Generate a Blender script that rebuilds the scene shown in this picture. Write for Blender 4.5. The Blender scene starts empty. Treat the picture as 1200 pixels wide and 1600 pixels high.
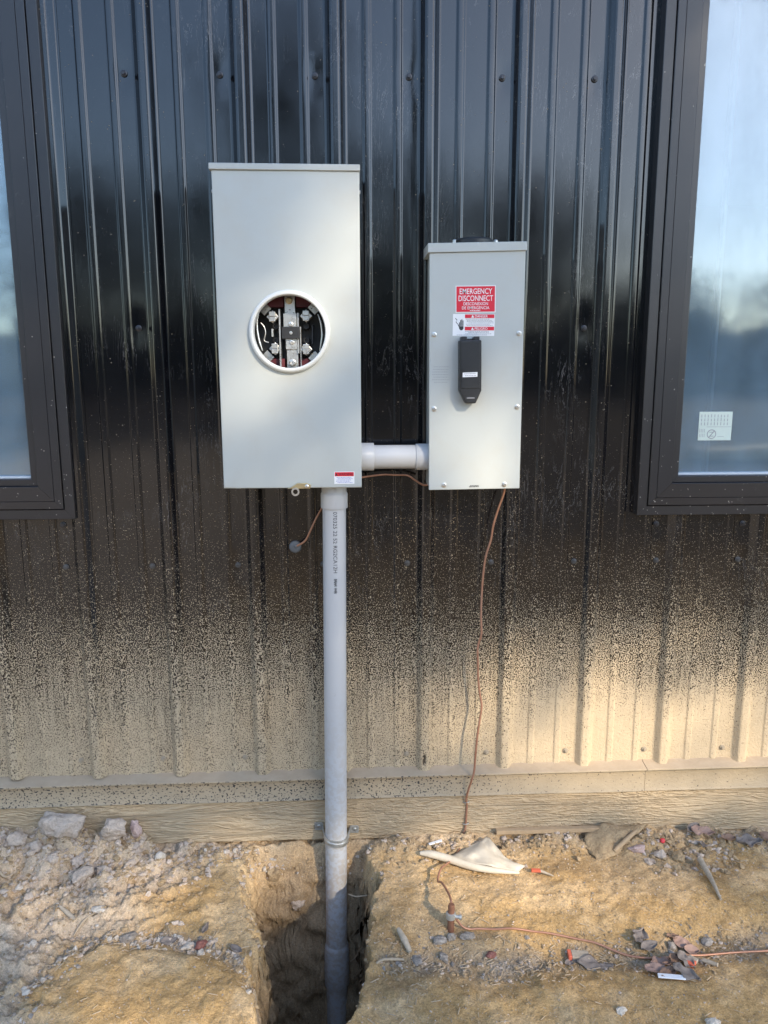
import bpy, math, random
import numpy as np
from mathutils import Vector, Matrix

random.seed(7)
rng = np.random.default_rng(11)
scene = bpy.context.scene
COL = scene.collection
PITCH = 0.2286                      # rib spacing of the siding (nine inches)

# ------------------------------------------------------------------ camera
cam_data = bpy.data.cameras.new('camera')
cam = bpy.data.objects.new('camera', cam_data)
COL.objects.link(cam)
cam_data.sensor_fit = 'VERTICAL'
cam_data.sensor_height = 24.0
cam_data.lens = 18.0
cam_data.clip_start = 0.05
cam_data.clip_end = 1000.0
_r = Vector((0.99929, -0.03760, -0.00226))
_u = Vector((0.00897, 0.17921, 0.98377))
_w = Vector((0.03659, 0.98309, -0.17942))
M = Matrix.Identity(4)
for i in range(3):
    M[i][0] = _r[i]; M[i][1] = _u[i]; M[i][2] = -_w[i]
M.translation = Vector((-0.188, -2.0258, 1.1155))
cam.matrix_world = M
scene.camera = cam

# ------------------------------------------------------------------ sky, sun, exposure
SUN_AZ = math.radians(33.0)         # to the right of the wall's normal
SUN_EL = math.radians(30.0)
SDIR = Vector((math.sin(SUN_AZ) * math.cos(SUN_EL), -math.cos(SUN_AZ) * math.cos(SUN_EL), math.sin(SUN_EL)))
world = bpy.data.worlds.new('World')
scene.world = world
world.use_nodes = True
wn = world.node_tree.nodes; wl = world.node_tree.links
wn.clear()
wo = wn.new('ShaderNodeOutputWorld'); wb = wn.new('ShaderNodeBackground'); ws = wn.new('ShaderNodeTexSky')
ws.sky_type = 'NISHITA'; ws.sun_disc = False
ws.sun_elevation = SUN_EL
ws.sun_rotation = math.atan2(SDIR.x, SDIR.y)
ws.air_density = 1.0; ws.dust_density = 0.42; ws.ozone_density = 1.45
wb.inputs['Strength'].default_value = 0.15
wl.new(ws.outputs[0], wb.inputs[0]); wl.new(wb.outputs[0], wo.inputs[0])
sun_data = bpy.data.lights.new('sun', 'SUN')
sun = bpy.data.objects.new('sun', sun_data)
COL.objects.link(sun)
sun_data.energy = 2.1
sun_data.angle = math.radians(0.53)
sun_data.color = (1.0, 0.85, 0.64)
sun.rotation_euler = SDIR.to_track_quat('Z', 'Y').to_euler()
sun.location = SDIR * 30
vs = scene.view_settings
vs.view_transform = 'Standard'; vs.look = 'None'; vs.gamma = 1.0; vs.use_curve_mapping = False
vs.exposure = 1.55

# ------------------------------------------------------------------ noise
def _hash(i, j, k, s):
    h = (i * 374761393 + j * 668265263 + k * 2147483647 + s * 974634777) & 0xFFFFFFFF
    h = ((h ^ (h >> 13)) * 1274126177) & 0xFFFFFFFF
    h = (h ^ (h >> 16)) & 0xFFFFFFFF
    return h.astype(np.float64) / 4294967295.0
def vnoise(x, y, z=0.0, s=0):
    x, y, z = np.broadcast_arrays(np.asarray(x, float), np.asarray(y, float), np.asarray(z, float))
    i = np.floor(x).astype(np.int64); j = np.floor(y).astype(np.int64); k = np.floor(z).astype(np.int64)
    fx, fy, fz = x - i, y - j, z - k
    fx = fx * fx * (3 - 2 * fx); fy = fy * fy * (3 - 2 * fy); fz = fz * fz * (3 - 2 * fz)
    r = 0
    for a in (0, 1):
        for b in (0, 1):
            for c in (0, 1):
                w = (fx if a else 1 - fx) * (fy if b else 1 - fy) * (fz if c else 1 - fz)
                r = r + w * _hash(i + a, j + b, k + c, s)
    return r * 2 - 1
def fbm(x, y, z=0.0, s=0, o=4, g=0.5):
    r = 0; a = 1.0; f = 1.0
    for q in range(o):
        r = r + a * vnoise(np.asarray(x) * f, np.asarray(y) * f, np.asarray(z) * f, s + q)
        a *= g; f *= 2.03
    return r
def sst(t):
    t = np.clip(t, 0, 1)
    return t * t * (3 - 2 * t)
def gs(v, c, w):
    return np.exp(-((v - c) / w) ** 2)

# ------------------------------------------------------------------ mesh helpers
class MB:
    def __init__(self):
        self.v = []; self.f = []
    def add(self, vs, fs):
        n = len(self.v)
        self.v += [tuple(p) for p in vs]
        self.f += [tuple(i + n for i in f) for f in fs]
        return self
    def box(self, x0, x1, y0, y1, z0, z1):
        return self.add([(x0, y0, z0), (x1, y0, z0), (x1, y1, z0), (x0, y1, z0), (x0, y0, z1), (x1, y0, z1), (x1, y1, z1), (x0, y1, z1)],
                        [(0, 3, 2, 1), (4, 5, 6, 7), (0, 1, 5, 4), (1, 2, 6, 5), (2, 3, 7, 6), (3, 0, 4, 7)])
    def prism(self, poly, y0, y1):
        """polygon in x,z (counter-clockwise seen from -y), from y0 (front, smaller) to y1"""
        n = len(poly)
        vs = [(x, y0, z) for x, z in poly] + [(x, y1, z) for x, z in poly]
        fs = [tuple(range(n)), tuple(reversed(range(n, 2 * n)))]
        fs += [(i, i + n, (i + 1) % n + n, (i + 1) % n) for i in range(n)]
        return self.add(vs, fs)
    def lathe(self, o, axis, prof, seg=32, close=True):
        o = Vector(o); a = Vector(axis).normalized()
        t = Vector((1, 0, 0)) if abs(a.x) < 0.8 else Vector((0, 0, 1))
        e1 = (t - a * t.dot(a)).normalized(); e2 = a.cross(e1)
        vs = []; fs = []
        for r, h in prof:
            for s in range(seg):
                th = 2 * math.pi * s / seg
                vs.append(o + a * h + e1 * (r * math.cos(th)) + e2 * (r * math.sin(th)))
        m = len(prof)
        for i in range(m - 1):
            for s in range(seg):
                s2 = (s + 1) % seg
                fs.append((i * seg + s, i * seg + s2, (i + 1) * seg + s2, (i + 1) * seg + s))
        if close:
            fs.append(tuple(reversed(range(seg))))
            fs.append(tuple(range((m - 1) * seg, m * seg)))
        return self.add(vs, fs)
    def tube(self, pts, r, seg=10, smooth=6, cap=True):
        P = [Vector(p) for p in pts]
        R = r if isinstance(r, (list, tuple)) else [r] * len(P)
        if smooth > 1 and len(P) > 2:
            Q = []; RR = []
            for i in range(len(P) - 1):
                p0 = P[max(i - 1, 0)]; p1 = P[i]; p2 = P[i + 1]; p3 = P[min(i + 2, len(P) - 1)]
                for k in range(smooth):
                    t = k / smooth
                    Q.append(0.5 * ((2 * p1) + (p2 - p0) * t + (2 * p0 - 5 * p1 + 4 * p2 - p3) * t * t + (3 * p1 - p0 - 3 * p2 + p3) * t ** 3))
                    RR.append(R[i] * (1 - t) + R[i + 1] * t)
            Q.append(P[-1]); RR.append(R[-1])
            P, R = Q, RR
        vs = []; fs = []
        nrm = None
        for i, p in enumerate(P):
            d = (P[min(i + 1, len(P) - 1)] - P[max(i - 1, 0)])
            d = d.normalized() if d.length > 1e-9 else Vector((0, 0, 1))
            if nrm is None:
                t = Vector((0, 1, 0)) if abs(d.y) < 0.8 else Vector((1, 0, 0))
                nrm = (t - d * t.dot(d)).normalized()
            else:
                nrm = (nrm - d * nrm.dot(d)).normalized()
            b = d.cross(nrm)
            for s in range(seg):
                th = 2 * math.pi * s / seg
                vs.append(p + nrm * (R[i] * math.cos(th)) + b * (R[i] * math.sin(th)))
        for i in range(len(P) - 1):
            for s in range(seg):
                s2 = (s + 1) % seg
                fs.append((i * seg + s, i * seg + s2, (i + 1) * seg + s2, (i + 1) * seg + s))
        if cap:
            fs.append(tuple(reversed(range(seg))))
            fs.append(tuple(range((len(P) - 1) * seg, len(P) * seg)))
        return self.add(vs, fs)

def root_offset(p):
    v = Vector((0, 0, 0))
    while p is not None:
        v += p.location; p = p.parent
    return v
def mesh_from(name, v, f, smooth=None):
    me = bpy.data.meshes.new(name)
    me.from_pydata(v, [], f)
    me.update()
    if smooth is not None:
        me.polygons.foreach_set('use_smooth', [True] * len(me.polygons))
        if smooth < 179:
            me.set_sharp_from_angle(angle=math.radians(smooth))
    return me
def build(name, mb, mat, parent=None, smooth=None, bevel=None, seg=2):
    off = root_offset(parent)
    v = [(p[0] - off.x, p[1] - off.y, p[2] - off.z) for p in mb.v]
    me = mesh_from(name, v, mb.f, smooth)
    o = bpy.data.objects.new(name, me)
    COL.objects.link(o)
    me.materials.append(mat)
    o.parent = parent
    if bevel:
        b = o.modifiers.new('bevel', 'BEVEL'); b.width = bevel; b.segments = seg; b.limit_method = 'ANGLE'; b.angle_limit = math.radians(35)
        if smooth is None:
            me.polygons.foreach_set('use_smooth', [True] * len(me.polygons))
            b.harden_normals = True
    return o
def build_origin(name, mb, mat, base, smooth=None, bevel=None):
    """a top-level one-mesh thing with its origin at base"""
    b = Vector(base)
    v = [(p[0] - b.x, p[1] - b.y, p[2] - b.z) for p in mb.v]
    me = mesh_from(name, v, mb.f, smooth)
    o = bpy.data.objects.new(name, me)
    o.location = b
    COL.objects.link(o)
    me.materials.append(mat)
    if bevel:
        m = o.modifiers.new('bevel', 'BEVEL'); m.width = bevel; m.segments = 2
    return o
def place(name, me, parent, pos, rot=None, scale=None):
    o = bpy.data.objects.new(name, me)
    COL.objects.link(o)
    o.parent = parent
    o.location = Vector(pos) - root_offset(parent)
    if rot: o.rotation_euler = rot
    if scale: o.scale = scale
    return o
def tag(o, label, cat, group=None, kind=None):
    if label: o['label'] = label
    if cat: o['category'] = cat
    if group: o['group'] = group
    if kind: o['kind'] = kind
    return o
def thing(name, loc, label, cat, group=None):
    o = bpy.data.objects.new(name, None)
    o.empty_display_size = 0.05
    o.location = loc
    COL.objects.link(o)
    return tag(o, label, cat, group)

# ------------------------------------------------------------------ material helpers
class NT:
    def __init__(self, name):
        self.m = bpy.data.materials.new(name); self.m.use_nodes = True
        self.t = self.m.node_tree; self.n = self.t.nodes
        self.bsdf = self.n['Principled BSDF']
        self.geo = None
    def lk(self, a, b): self.t.links.new(a, b)
    def _in(self, sock, v):
        if v is None: return
        if hasattr(v, 'links') or hasattr(v, 'is_output'): self.lk(v, sock)
        else: sock.default_value = v
    def pos(self):
        if self.geo is None: self.geo = self.n.new('ShaderNodeNewGeometry')
        return self.geo.outputs['Position']
    def xyz(self):
        s = self.n.new('ShaderNodeSeparateXYZ'); self.lk(self.pos(), s.inputs[0]); return s.outputs
    def scaled(self, sc, loc=(0, 0, 0)):
        m = self.n.new('ShaderNodeMapping'); self.lk(self.pos(), m.inputs['Vector'])
        m.inputs['Scale'].default_value = sc; m.inputs['Location'].default_value = loc
        return m.outputs[0]
    def noise(self, scale, detail=2, rough=0.5, vec=None, dist=0.0):
        t = self.n.new('ShaderNodeTexNoise'); self.lk(vec if vec is not None else self.pos(), t.inputs['Vector'])
        t.inputs['Scale'].default_value = scale; t.inputs['Detail'].default_value = detail
        t.inputs['Roughness'].default_value = rough; t.inputs['Distortion'].default_value = dist
        return t.outputs['Fac']
    def voro(self, scale, vec=None, feature='F1'):
        t = self.n.new('ShaderNodeTexVoronoi'); t.feature = feature
        self.lk(vec if vec is not None else self.pos(), t.inputs['Vector']); t.inputs['Scale'].default_value = scale
        return t.outputs
    def math(self, op, a, b=None, c=None, clamp=False):
        t = self.n.new('ShaderNodeMath'); t.operation = op; t.use_clamp = clamp
        self._in(t.inputs[0], a); self._in(t.inputs[1], b)
        if c is not None: self._in(t.inputs[2], c)
        return t.outputs[0]
    def rng(self, v, a, b, c=0.0, d=1.0, smooth=False):
        t = self.n.new('ShaderNodeMapRange'); t.clamp = True
        if smooth: t.interpolation_type = 'SMOOTHSTEP'
        self._in(t.inputs['Value'], v)
        for k, q in (('From Min', a), ('From Max', b), ('To Min', c), ('To Max', d)): self._in(t.inputs[k], q)
        return t.outputs[0]
    def ramp(self, v, stops, interp='LINEAR'):
        t = self.n.new('ShaderNodeValToRGB'); self._in(t.inputs[0], v)
        e = t.color_ramp.elements; t.color_ramp.interpolation = interp
        while len(e) < len(stops): e.new(0.5)
        for el, (p, c) in zip(e, stops):
            el.position = p
            el.color = (c, c, c, 1) if not isinstance(c, (tuple, list)) else (*c, 1)
        return t.outputs['Color']
    def mix(self, f, a, b, mode='MIX'):
        t = self.n.new('ShaderNodeMix'); t.data_type = 'RGBA'; t.blend_type = mode
        self._in(t.inputs[0], f)
        for s, v in ((t.inputs[6], a), (t.inputs[7], b)):
            if isinstance(v, tuple) and len(v) == 3: v = (*v, 1)
            self._in(s, v)
        return t.outputs[2]
    def bump(self, h, strength=0.3, dist=0.001, normal=None):
        t = self.n.new('ShaderNodeBump'); t.inputs['Strength'].default_value = strength; t.inputs['Distance'].default_value = dist
        self._in(t.inputs['Height'], h)
        if normal is not None: self.lk(normal, t.inputs['Normal'])
        return t.outputs[0]
    def set(self, **k):
        for a, v in k.items():
            s = self.bsdf.inputs[{'color': 'Base Color', 'rough': 'Roughness', 'metal': 'Metallic', 'spec': 'Specular IOR Level', 'normal': 'Normal', 'coat': 'Coat Weight', 'coatr': 'Coat Roughness', 'trans': 'Transmission Weight', 'ior': 'IOR'}[a]]
            if isinstance(v, tuple) and len(v) == 3: v = (*v, 1)
            self._in(s, v)
        return self

def simple(name, col, rough=0.5, metal=0.0, spec=0.5, nscale=60.0, var=0.12, bstr=0.0, bscale=300.0, dirt=0.0):
    m = NT(name)
    n = m.noise(nscale, 3, 0.6)
    lo = tuple(c * (1 - var) for c in col); hi = tuple(min(1, c * (1 + var)) for c in col)
    c = m.mix(n, lo, hi)
    if dirt:
        d = m.rng(m.noise(nscale * 0.4, 4, 0.65), 0.5, 0.75)
        c = m.mix(m.math('MULTIPLY', d, dirt), c, (0.30, 0.23, 0.15))
    m.set(color=c, rough=m.rng(m.noise(nscale * 1.7, 2), 0.3, 0.7, rough * 0.85, min(1, rough * 1.15)), metal=metal, spec=spec)
    if bstr: m.set(normal=m.bump(m.noise(bscale, 2), bstr, 0.0006))
    return m.m

TAN = (0.510, 0.405, 0.270)
def mat_siding():
    m = NT('black_siding_paint')
    x, y, z = m.xyz()
    big = m.noise(2.2, 3, 0.55)
    patch = m.noise(9.0, 3, 0.6)
    n1 = m.noise(400, 1.5, 0.5, m.scaled((1, 1, 0.75)))
    n2 = m.noise(170, 1.0, 0.5)
    n = m.math('ADD', m.math('MULTIPLY', n1, 0.90), m.math('MULTIPLY', n2, 0.10))
    # coverage falls with height
    zr = m.math('ADD', z, m.math('MULTIPLY', m.math('SUBTRACT', big, 0.5), 0.10))
    thr = m.ramp(m.math('DIVIDE', zr, 1.1), [(0.0, 0.415), (0.09, 0.432), (0.18, 0.460), (0.245, 0.486), (0.31, 0.513), (0.373, 0.547), (0.436, 0.586), (0.50, 0.625), (0.62, 0.668), (1.0, 0.75)])
    right = m.rng(x, 0.0, 0.45, 0.0, 1.0, True)
    low = m.rng(z, 0.12, 0.30, 1.0, 0.0, True)
    mid = m.rng(z, 0.30, 0.70, 1.0, 0.0, True)
    thr = m.math('SUBTRACT', thr, m.math('MULTIPLY', m.math('MULTIPLY', right, low), 0.095))
    thr = m.math('SUBTRACT', thr, m.math('MULTIPLY', m.math('MULTIPLY', right, mid), 0.016))
    thr = m.math('SUBTRACT', thr, m.math('MULTIPLY', m.math('SUBTRACT', patch, 0.5), 0.08))
    # vertical runs in the wet band
    runs = m.noise(110, 2, 0.5, m.scaled((1, 1, 0.07)))
    band = m.math('MULTIPLY', m.rng(z, 0.05, 0.18, 0, 1, True), m.rng(z, 0.26, 0.40, 1, 0, True))
    thr = m.math('SUBTRACT', thr, m.math('MULTIPLY', m.math('MULTIPLY', m.math('SUBTRACT', runs, 0.5), band), 0.18))
    paint = m.rng(n, m.math('SUBTRACT', thr, 0.026), m.math('ADD', thr, 0.026), 0, 1)
    bare = m.math('MULTIPLY', m.rng(m.math('ABSOLUTE', m.math('ADD', x, 0.001)), 0.003, 0.006, 1, 0), m.rng(m.math('ABSOLUTE', m.math('SUBTRACT', z, 0.036)), 0.012, 0.020, 1, 0))
    paint = m.math('MULTIPLY', paint, m.math('SUBTRACT', 1.0, m.math('MULTIPLY', bare, m.rng(m.noise(180, 2), 0.38, 0.5))))
    mist = m.math('MULTIPLY', m.rng(zr, 0.34, 0.05, 0.0, 0.14, True), m.rng(m.noise(60, 4, 0.6), 0.3, 0.7, 0.6, 1.0))
    paint = m.math('MAXIMUM', paint, mist)
    # stray specks and scuffs higher up
    v = m.voro(95)
    dot = m.math('MULTIPLY', m.math('LESS_THAN', v['Distance'], 0.13), m.math('GREATER_THAN', m.noise(40, 1), 0.63))
    dot = m.math('MULTIPLY', dot, m.rng(z, 0.5, 1.3, 1.0, 0.4))
    scr = m.noise(26, 5, 0.7, m.scaled((1, 1, 0.16)), 1.2)
    scr = m.math('MULTIPLY', m.rng(m.math('ABSOLUTE', m.math('SUBTRACT', scr, 0.5)), 0.0, 0.006, 1, 0), m.rng(m.noise(3.2, 3, 0.6), 0.50, 0.62))
    smud = m.math('MULTIPLY', m.rng(m.noise(30, 6, 0.75, m.scaled((1, 1, 0.6)), 1.5), 0.60, 0.72), m.rng(m.noise(4.4, 2, 0.5), 0.54, 0.64))
    scr = m.math('MAXIMUM', m.math('MULTIPLY', scr, 0.6), m.math('MULTIPLY', smud, 0.22))
    dust = m.math('MULTIPLY', m.rng(m.noise(7, 6, 0.7), 0.42, 0.8), m.rng(z, 1.5, 0.4, 0.03, 0.40))
    base = m.mix(m.noise(4, 2), (0.0035, 0.0040, 0.0058), (0.0055, 0.0060, 0.0078))
    base = m.mix(m.math('MULTIPLY', dust, 0.06), base, (0.26, 0.22, 0.17))
    base = m.mix(scr, base, (0.30, 0.28, 0.26))
    paintc = m.mix(m.noise(35, 3), tuple(c * 0.90 for c in TAN), tuple(min(1, c * 1.10) for c in TAN))
    both = m.math('MAXIMUM', paint, m.math('MULTIPLY', dot, 0.8))
    m.set(color=m.mix(both, base, paintc))
    rough = m.math('ADD', m.rng(m.noise(12, 4, 0.6), 0.35, 0.75, 0.075, 0.125), m.math('MULTIPLY', dust, 0.12))
    m.set(rough=m.math('ADD', rough, m.math('MULTIPLY', both, 0.5), clamp=True), spec=m.rng(both, 0, 1, 0.68, 0.12), ior=1.5)
    b1 = m.bump(m.noise(38, 2, 0.5), 0.05, 0.0006)
    lumps = m.math('MULTIPLY', m.noise(150, 2, 0.5), m.rng(z, 0.40, 0.12, 0.0, 1.6))
    b2 = m.bump(m.math('MULTIPLY', both, m.math('ADD', m.rng(n, 0.3, 0.8, 0.6, 1.2), lumps)), 0.9, 0.0013, b1)
    m.set(normal=b2)
    return m.m
def mat_tan(name, grain):
    m = NT(name)
    x, y, z = m.xyz()
    left = m.rng(x, -0.1, 0.55, 1.0, 0.0, True)
    n = m.math('ADD', m.math('MULTIPLY', m.noise(150, 1.5, 0.5, m.scaled((1, 1, 1.3))), 0.75), m.math('MULTIPLY', m.noise(330, 1), 0.25))
    if grain:
        ring = m.noise(9.0, 3, 0.5, m.scaled((0.22, 1, 2.6)), 0.8)
        lines = m.math('SINE', m.math('MULTIPLY', ring, 95.0))
        fine = m.noise(60, 3, 0.6, m.scaled((0.30, 1, 1.6)), 0.9)
        lump = m.noise(95, 2, 0.5, m.scaled((0.55, 1, 1.3)), 1.2)
        h = m.math('ADD', m.math('MULTIPLY', lines, 0.16), m.math('ADD', m.math('MULTIPLY', fine, 0.8), m.math('MULTIPLY', lump, m.rng(m.noise(2.5, 2), 0.4, 0.65, 0.3, 1.4))))
        c = m.mix(m.rng(lines, -1, 1), (0.47, 0.35, 0.215), (0.55, 0.42, 0.265))
        c = m.mix(m.rng(m.noise(5, 4, 0.65, m.scaled((0.4, 1, 1.5))), 0.45, 0.75, 0, 0.5), c, (0.40, 0.295, 0.18))
        m.set(color=c, rough=0.75, spec=0.25, normal=m.bump(h, 0.9, 0.0065))
    else:
        thr = m.rng(left, 0, 1, 0.34, 0.425)
        pit = m.rng(n, m.math('SUBTRACT', thr, 0.02), m.math('ADD', thr, 0.02), 1, 0)
        ns = m.n.new('ShaderNodeSeparateXYZ'); m.pos(); m.lk(m.geo.outputs['True Normal'], ns.inputs[0])
        up = m.rng(ns.outputs[2], 0.5, 0.8)
        pit = m.math('MULTIPLY', pit, m.math('SUBTRACT', 1.0, up))
        c = m.mix(m.noise(30, 3), tuple(k * 0.70 for k in TAN), tuple(k * 0.88 for k in TAN))
        c = m.mix(up, c, m.mix(m.noise(25, 4, 0.65), (0.33, 0.25, 0.165), (0.46, 0.365, 0.26)))
        c = m.mix(pit, c, (0.045, 0.042, 0.04))
        h = m.math('ADD', m.math('MULTIPLY', pit, -0.5), m.noise(120, 2, 0.5, m.scaled((0.7, 1, 1.2)), 0.8))
        m.set(color=c, rough=0.7, spec=0.3, normal=m.bump(h, 0.55, 0.0022))
    return m.m
def mat_trim():
    m = NT('dark_bronze_trim')
    x, y, z = m.xyz()
    c = m.mix(m.noise(6, 4, 0.6), (0.015, 0.014, 0.016), (0.025, 0.023, 0.025))
    v = m.voro(120)
    dot = m.math('MULTIPLY', m.math('LESS_THAN', v['Distance'], 0.17), m.math('GREATER_THAN', m.noise(55, 1), m.rng(z, 0.7, 1.3, 0.585, 0.70)))
    sm = m.math('MULTIPLY', m.rng(m.noise(22, 5, 0.7, None, 1.0), 0.60, 0.72), m.rng(m.noise(5, 2), 0.55, 0.7))
    c = m.mix(m.math('MULTIPLY', sm, 0.25), c, (0.35, 0.33, 0.31))
    c = m.mix(m.math('MULTIPLY', dot, 0.8), c, (0.5, 0.46, 0.4))
    m.set(color=c, rough=0.34, spec=0.6, normal=m.bump(m.noise(240, 2), 0.06, 0.0004))
    return m.m
def mat_grey_box():
    m = NT('grey_enamel')
    c = m.mix(m.noise(3, 3), (0.425, 0.448, 0.428), (0.465, 0.488, 0.468))
    mark = m.math('MULTIPLY', m.rng(m.noise(45, 5, 0.75, None, 0.6), 0.68, 0.73), m.rng(m.noise(8, 2), 0.55, 0.7))
    c = m.mix(m.math('MULTIPLY', mark, 0.6), c, (0.20, 0.19, 0.17))
    c = m.mix(m.math('MULTIPLY', m.rng(m.noise(11, 5, 0.7), 0.48, 0.75), 0.30), c, (0.42, 0.39, 0.33))
    m.set(color=c, rough=m.rng(m.noise(9, 3), 0.3, 0.7, 0.38, 0.5), spec=0.45, normal=m.bump(m.noise(420, 2), 0.05, 0.0003))
    return m.m
def mat_pvc():
    m = NT('grey_pvc')
    x, y, z = m.xyz()
    c = m.mix(m.noise(12, 3, 0.6, m.scaled((1, 1, 0.3))), (0.45, 0.452, 0.455), (0.52, 0.522, 0.525))
    mud = m.math('MULTIPLY', m.rng(m.noise(75, 3, 0.6), 0.44, 0.56), m.rng(z, 0.30, -0.35, 0.0, 0.55))
    c = m.mix(mud, c, (0.40, 0.32, 0.23))
    scr = m.math('MULTIPLY', m.rng(m.noise(70, 4, 0.7, m.scaled((1, 1, 0.3)), 1.0), 0.66, 0.72), 0.25)
    c = m.mix(scr, c, (0.25, 0.24, 0.23))
    m.set(color=c, rough=m.math('ADD', 0.36, m.math('MULTIPLY', mud, 0.5)), spec=0.45, normal=m.bump(mud, 0.4, 0.0008))
    return m.m
def mat_soil():
    m = NT('excavated_soil')
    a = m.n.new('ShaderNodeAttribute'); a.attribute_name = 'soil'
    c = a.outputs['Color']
    n1 = m.noise(38, 6, 0.68); n2 = m.noise(170, 4, 0.65); n3 = m.noise(420, 3, 0.7)
    c = m.mix(1.0, c, m.ramp(n1, [(0.25, 0.78), (0.5, 1.0), (0.75, 1.18)]), 'MULTIPLY')
    c = m.mix(1.0, c, m.ramp(n2, [(0.28, 0.66), (0.5, 1.0), (0.75, 1.28)]), 'MULTIPLY')
    c = m.mix(1.0, c, m.ramp(n3, [(0.3, 0.72), (0.5, 1.0), (0.72, 1.25)]), 'MULTIPLY')
    v = m.voro(210)
    peb = m.math('MULTIPLY', m.math('LESS_THAN', v['Distance'], 0.30), m.math('GREATER_THAN', m.noise(90, 1), 0.56))
    c = m.mix(m.math('MULTIPLY', peb, 0.5), c, m.mix(v['Color'], (0.30, 0.24, 0.17), (0.62, 0.56, 0.47)))
    h = m.math('ADD', m.math('MULTIPLY', n1, 0.7), m.math('ADD', m.math('MULTIPLY', n2, 0.75), m.math('MULTIPLY', n3, 0.55)))
    m.set(color=c, rough=0.93, spec=0.15, normal=m.bump(m.math('ADD', h, m.math('MULTIPLY', peb, 0.25)), 0.9, 0.0048))
    return m.m
def mat_glass():
    m = NT('coated_window_glass')
    t = m.t; n = m.n
    out = n['Material Output']
    tr = n.new('ShaderNodeBsdfTransparent'); tr.inputs[0].default_value = (0.72, 0.80, 0.84, 1)
    gl = n.new('ShaderNodeBsdfGlossy'); gl.inputs['Color'].default_value = (0.86, 0.94, 1.0, 1); gl.inputs['Roughness'].default_value = 0.05
    df = n.new('ShaderNodeBsdfDiffuse'); df.inputs[0].default_value = (0.30, 0.43, 0.53, 1)
    fr = n.new('ShaderNodeFresnel'); fr.inputs[0].default_value = 1.5
    bmp = m.bump(m.noise(2.6, 2), 0.05, 0.02)
    m.lk(bmp, gl.inputs['Normal'])
    fac = m.math('ADD', m.math('MULTIPLY', fr.outputs[0], 1.6), 0.11, clamp=True)
    mx = n.new('ShaderNodeMixShader'); m.lk(fac, mx.inputs[0]); m.lk(tr.outputs[0], mx.inputs[1]); m.lk(gl.outputs[0], mx.inputs[2])
    dust = m.math('MULTIPLY', m.rng(m.noise(9, 5, 0.6, m.scaled((1, 1, 0.4))), 0.35, 0.8), 0.22)
    dust = m.math('ADD', dust, 0.22)
    mx2 = n.new('ShaderNodeMixShader'); m.lk(dust, mx2.inputs[0]); m.lk(mx.outputs[0], mx2.inputs[1]); m.lk(df.outputs[0], mx2.inputs[2])
    m.lk(mx2.outputs[0], out.inputs[0])
    return m.m
def mat_wire():
    m = NT('bare_copper')
    c = m.mix(m.noise(40, 3), (0.33, 0.16, 0.10), (0.46, 0.25, 0.165))
    m.set(color=c, metal=0.45, rough=0.45)
    return m.m
def mat_leafy(name, a, b):
    m = NT(name)
    m.set(color=m.mix(m.noise(3.0, 3), a, b), rough=0.7, spec=0.3)
    return m.m
def mat_clod(name, a, b):
    m = NT(name)
    n = m.noise(45, 6, 0.7)
    n2 = m.noise(190, 4, 0.65)
    c = m.mix(m.rng(n, 0.3, 0.7), a, b)
    c = m.mix(1.0, c, m.ramp(n2, [(0.25, 0.7), (0.5, 1.0), (0.78, 1.2)]), 'MULTIPLY')
    m.set(color=c, rough=0.92, spec=0.15, normal=m.bump(m.math('ADD', n, m.math('MULTIPLY', n2, 0.8)), 1.0, 0.006))
    return m.m

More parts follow.
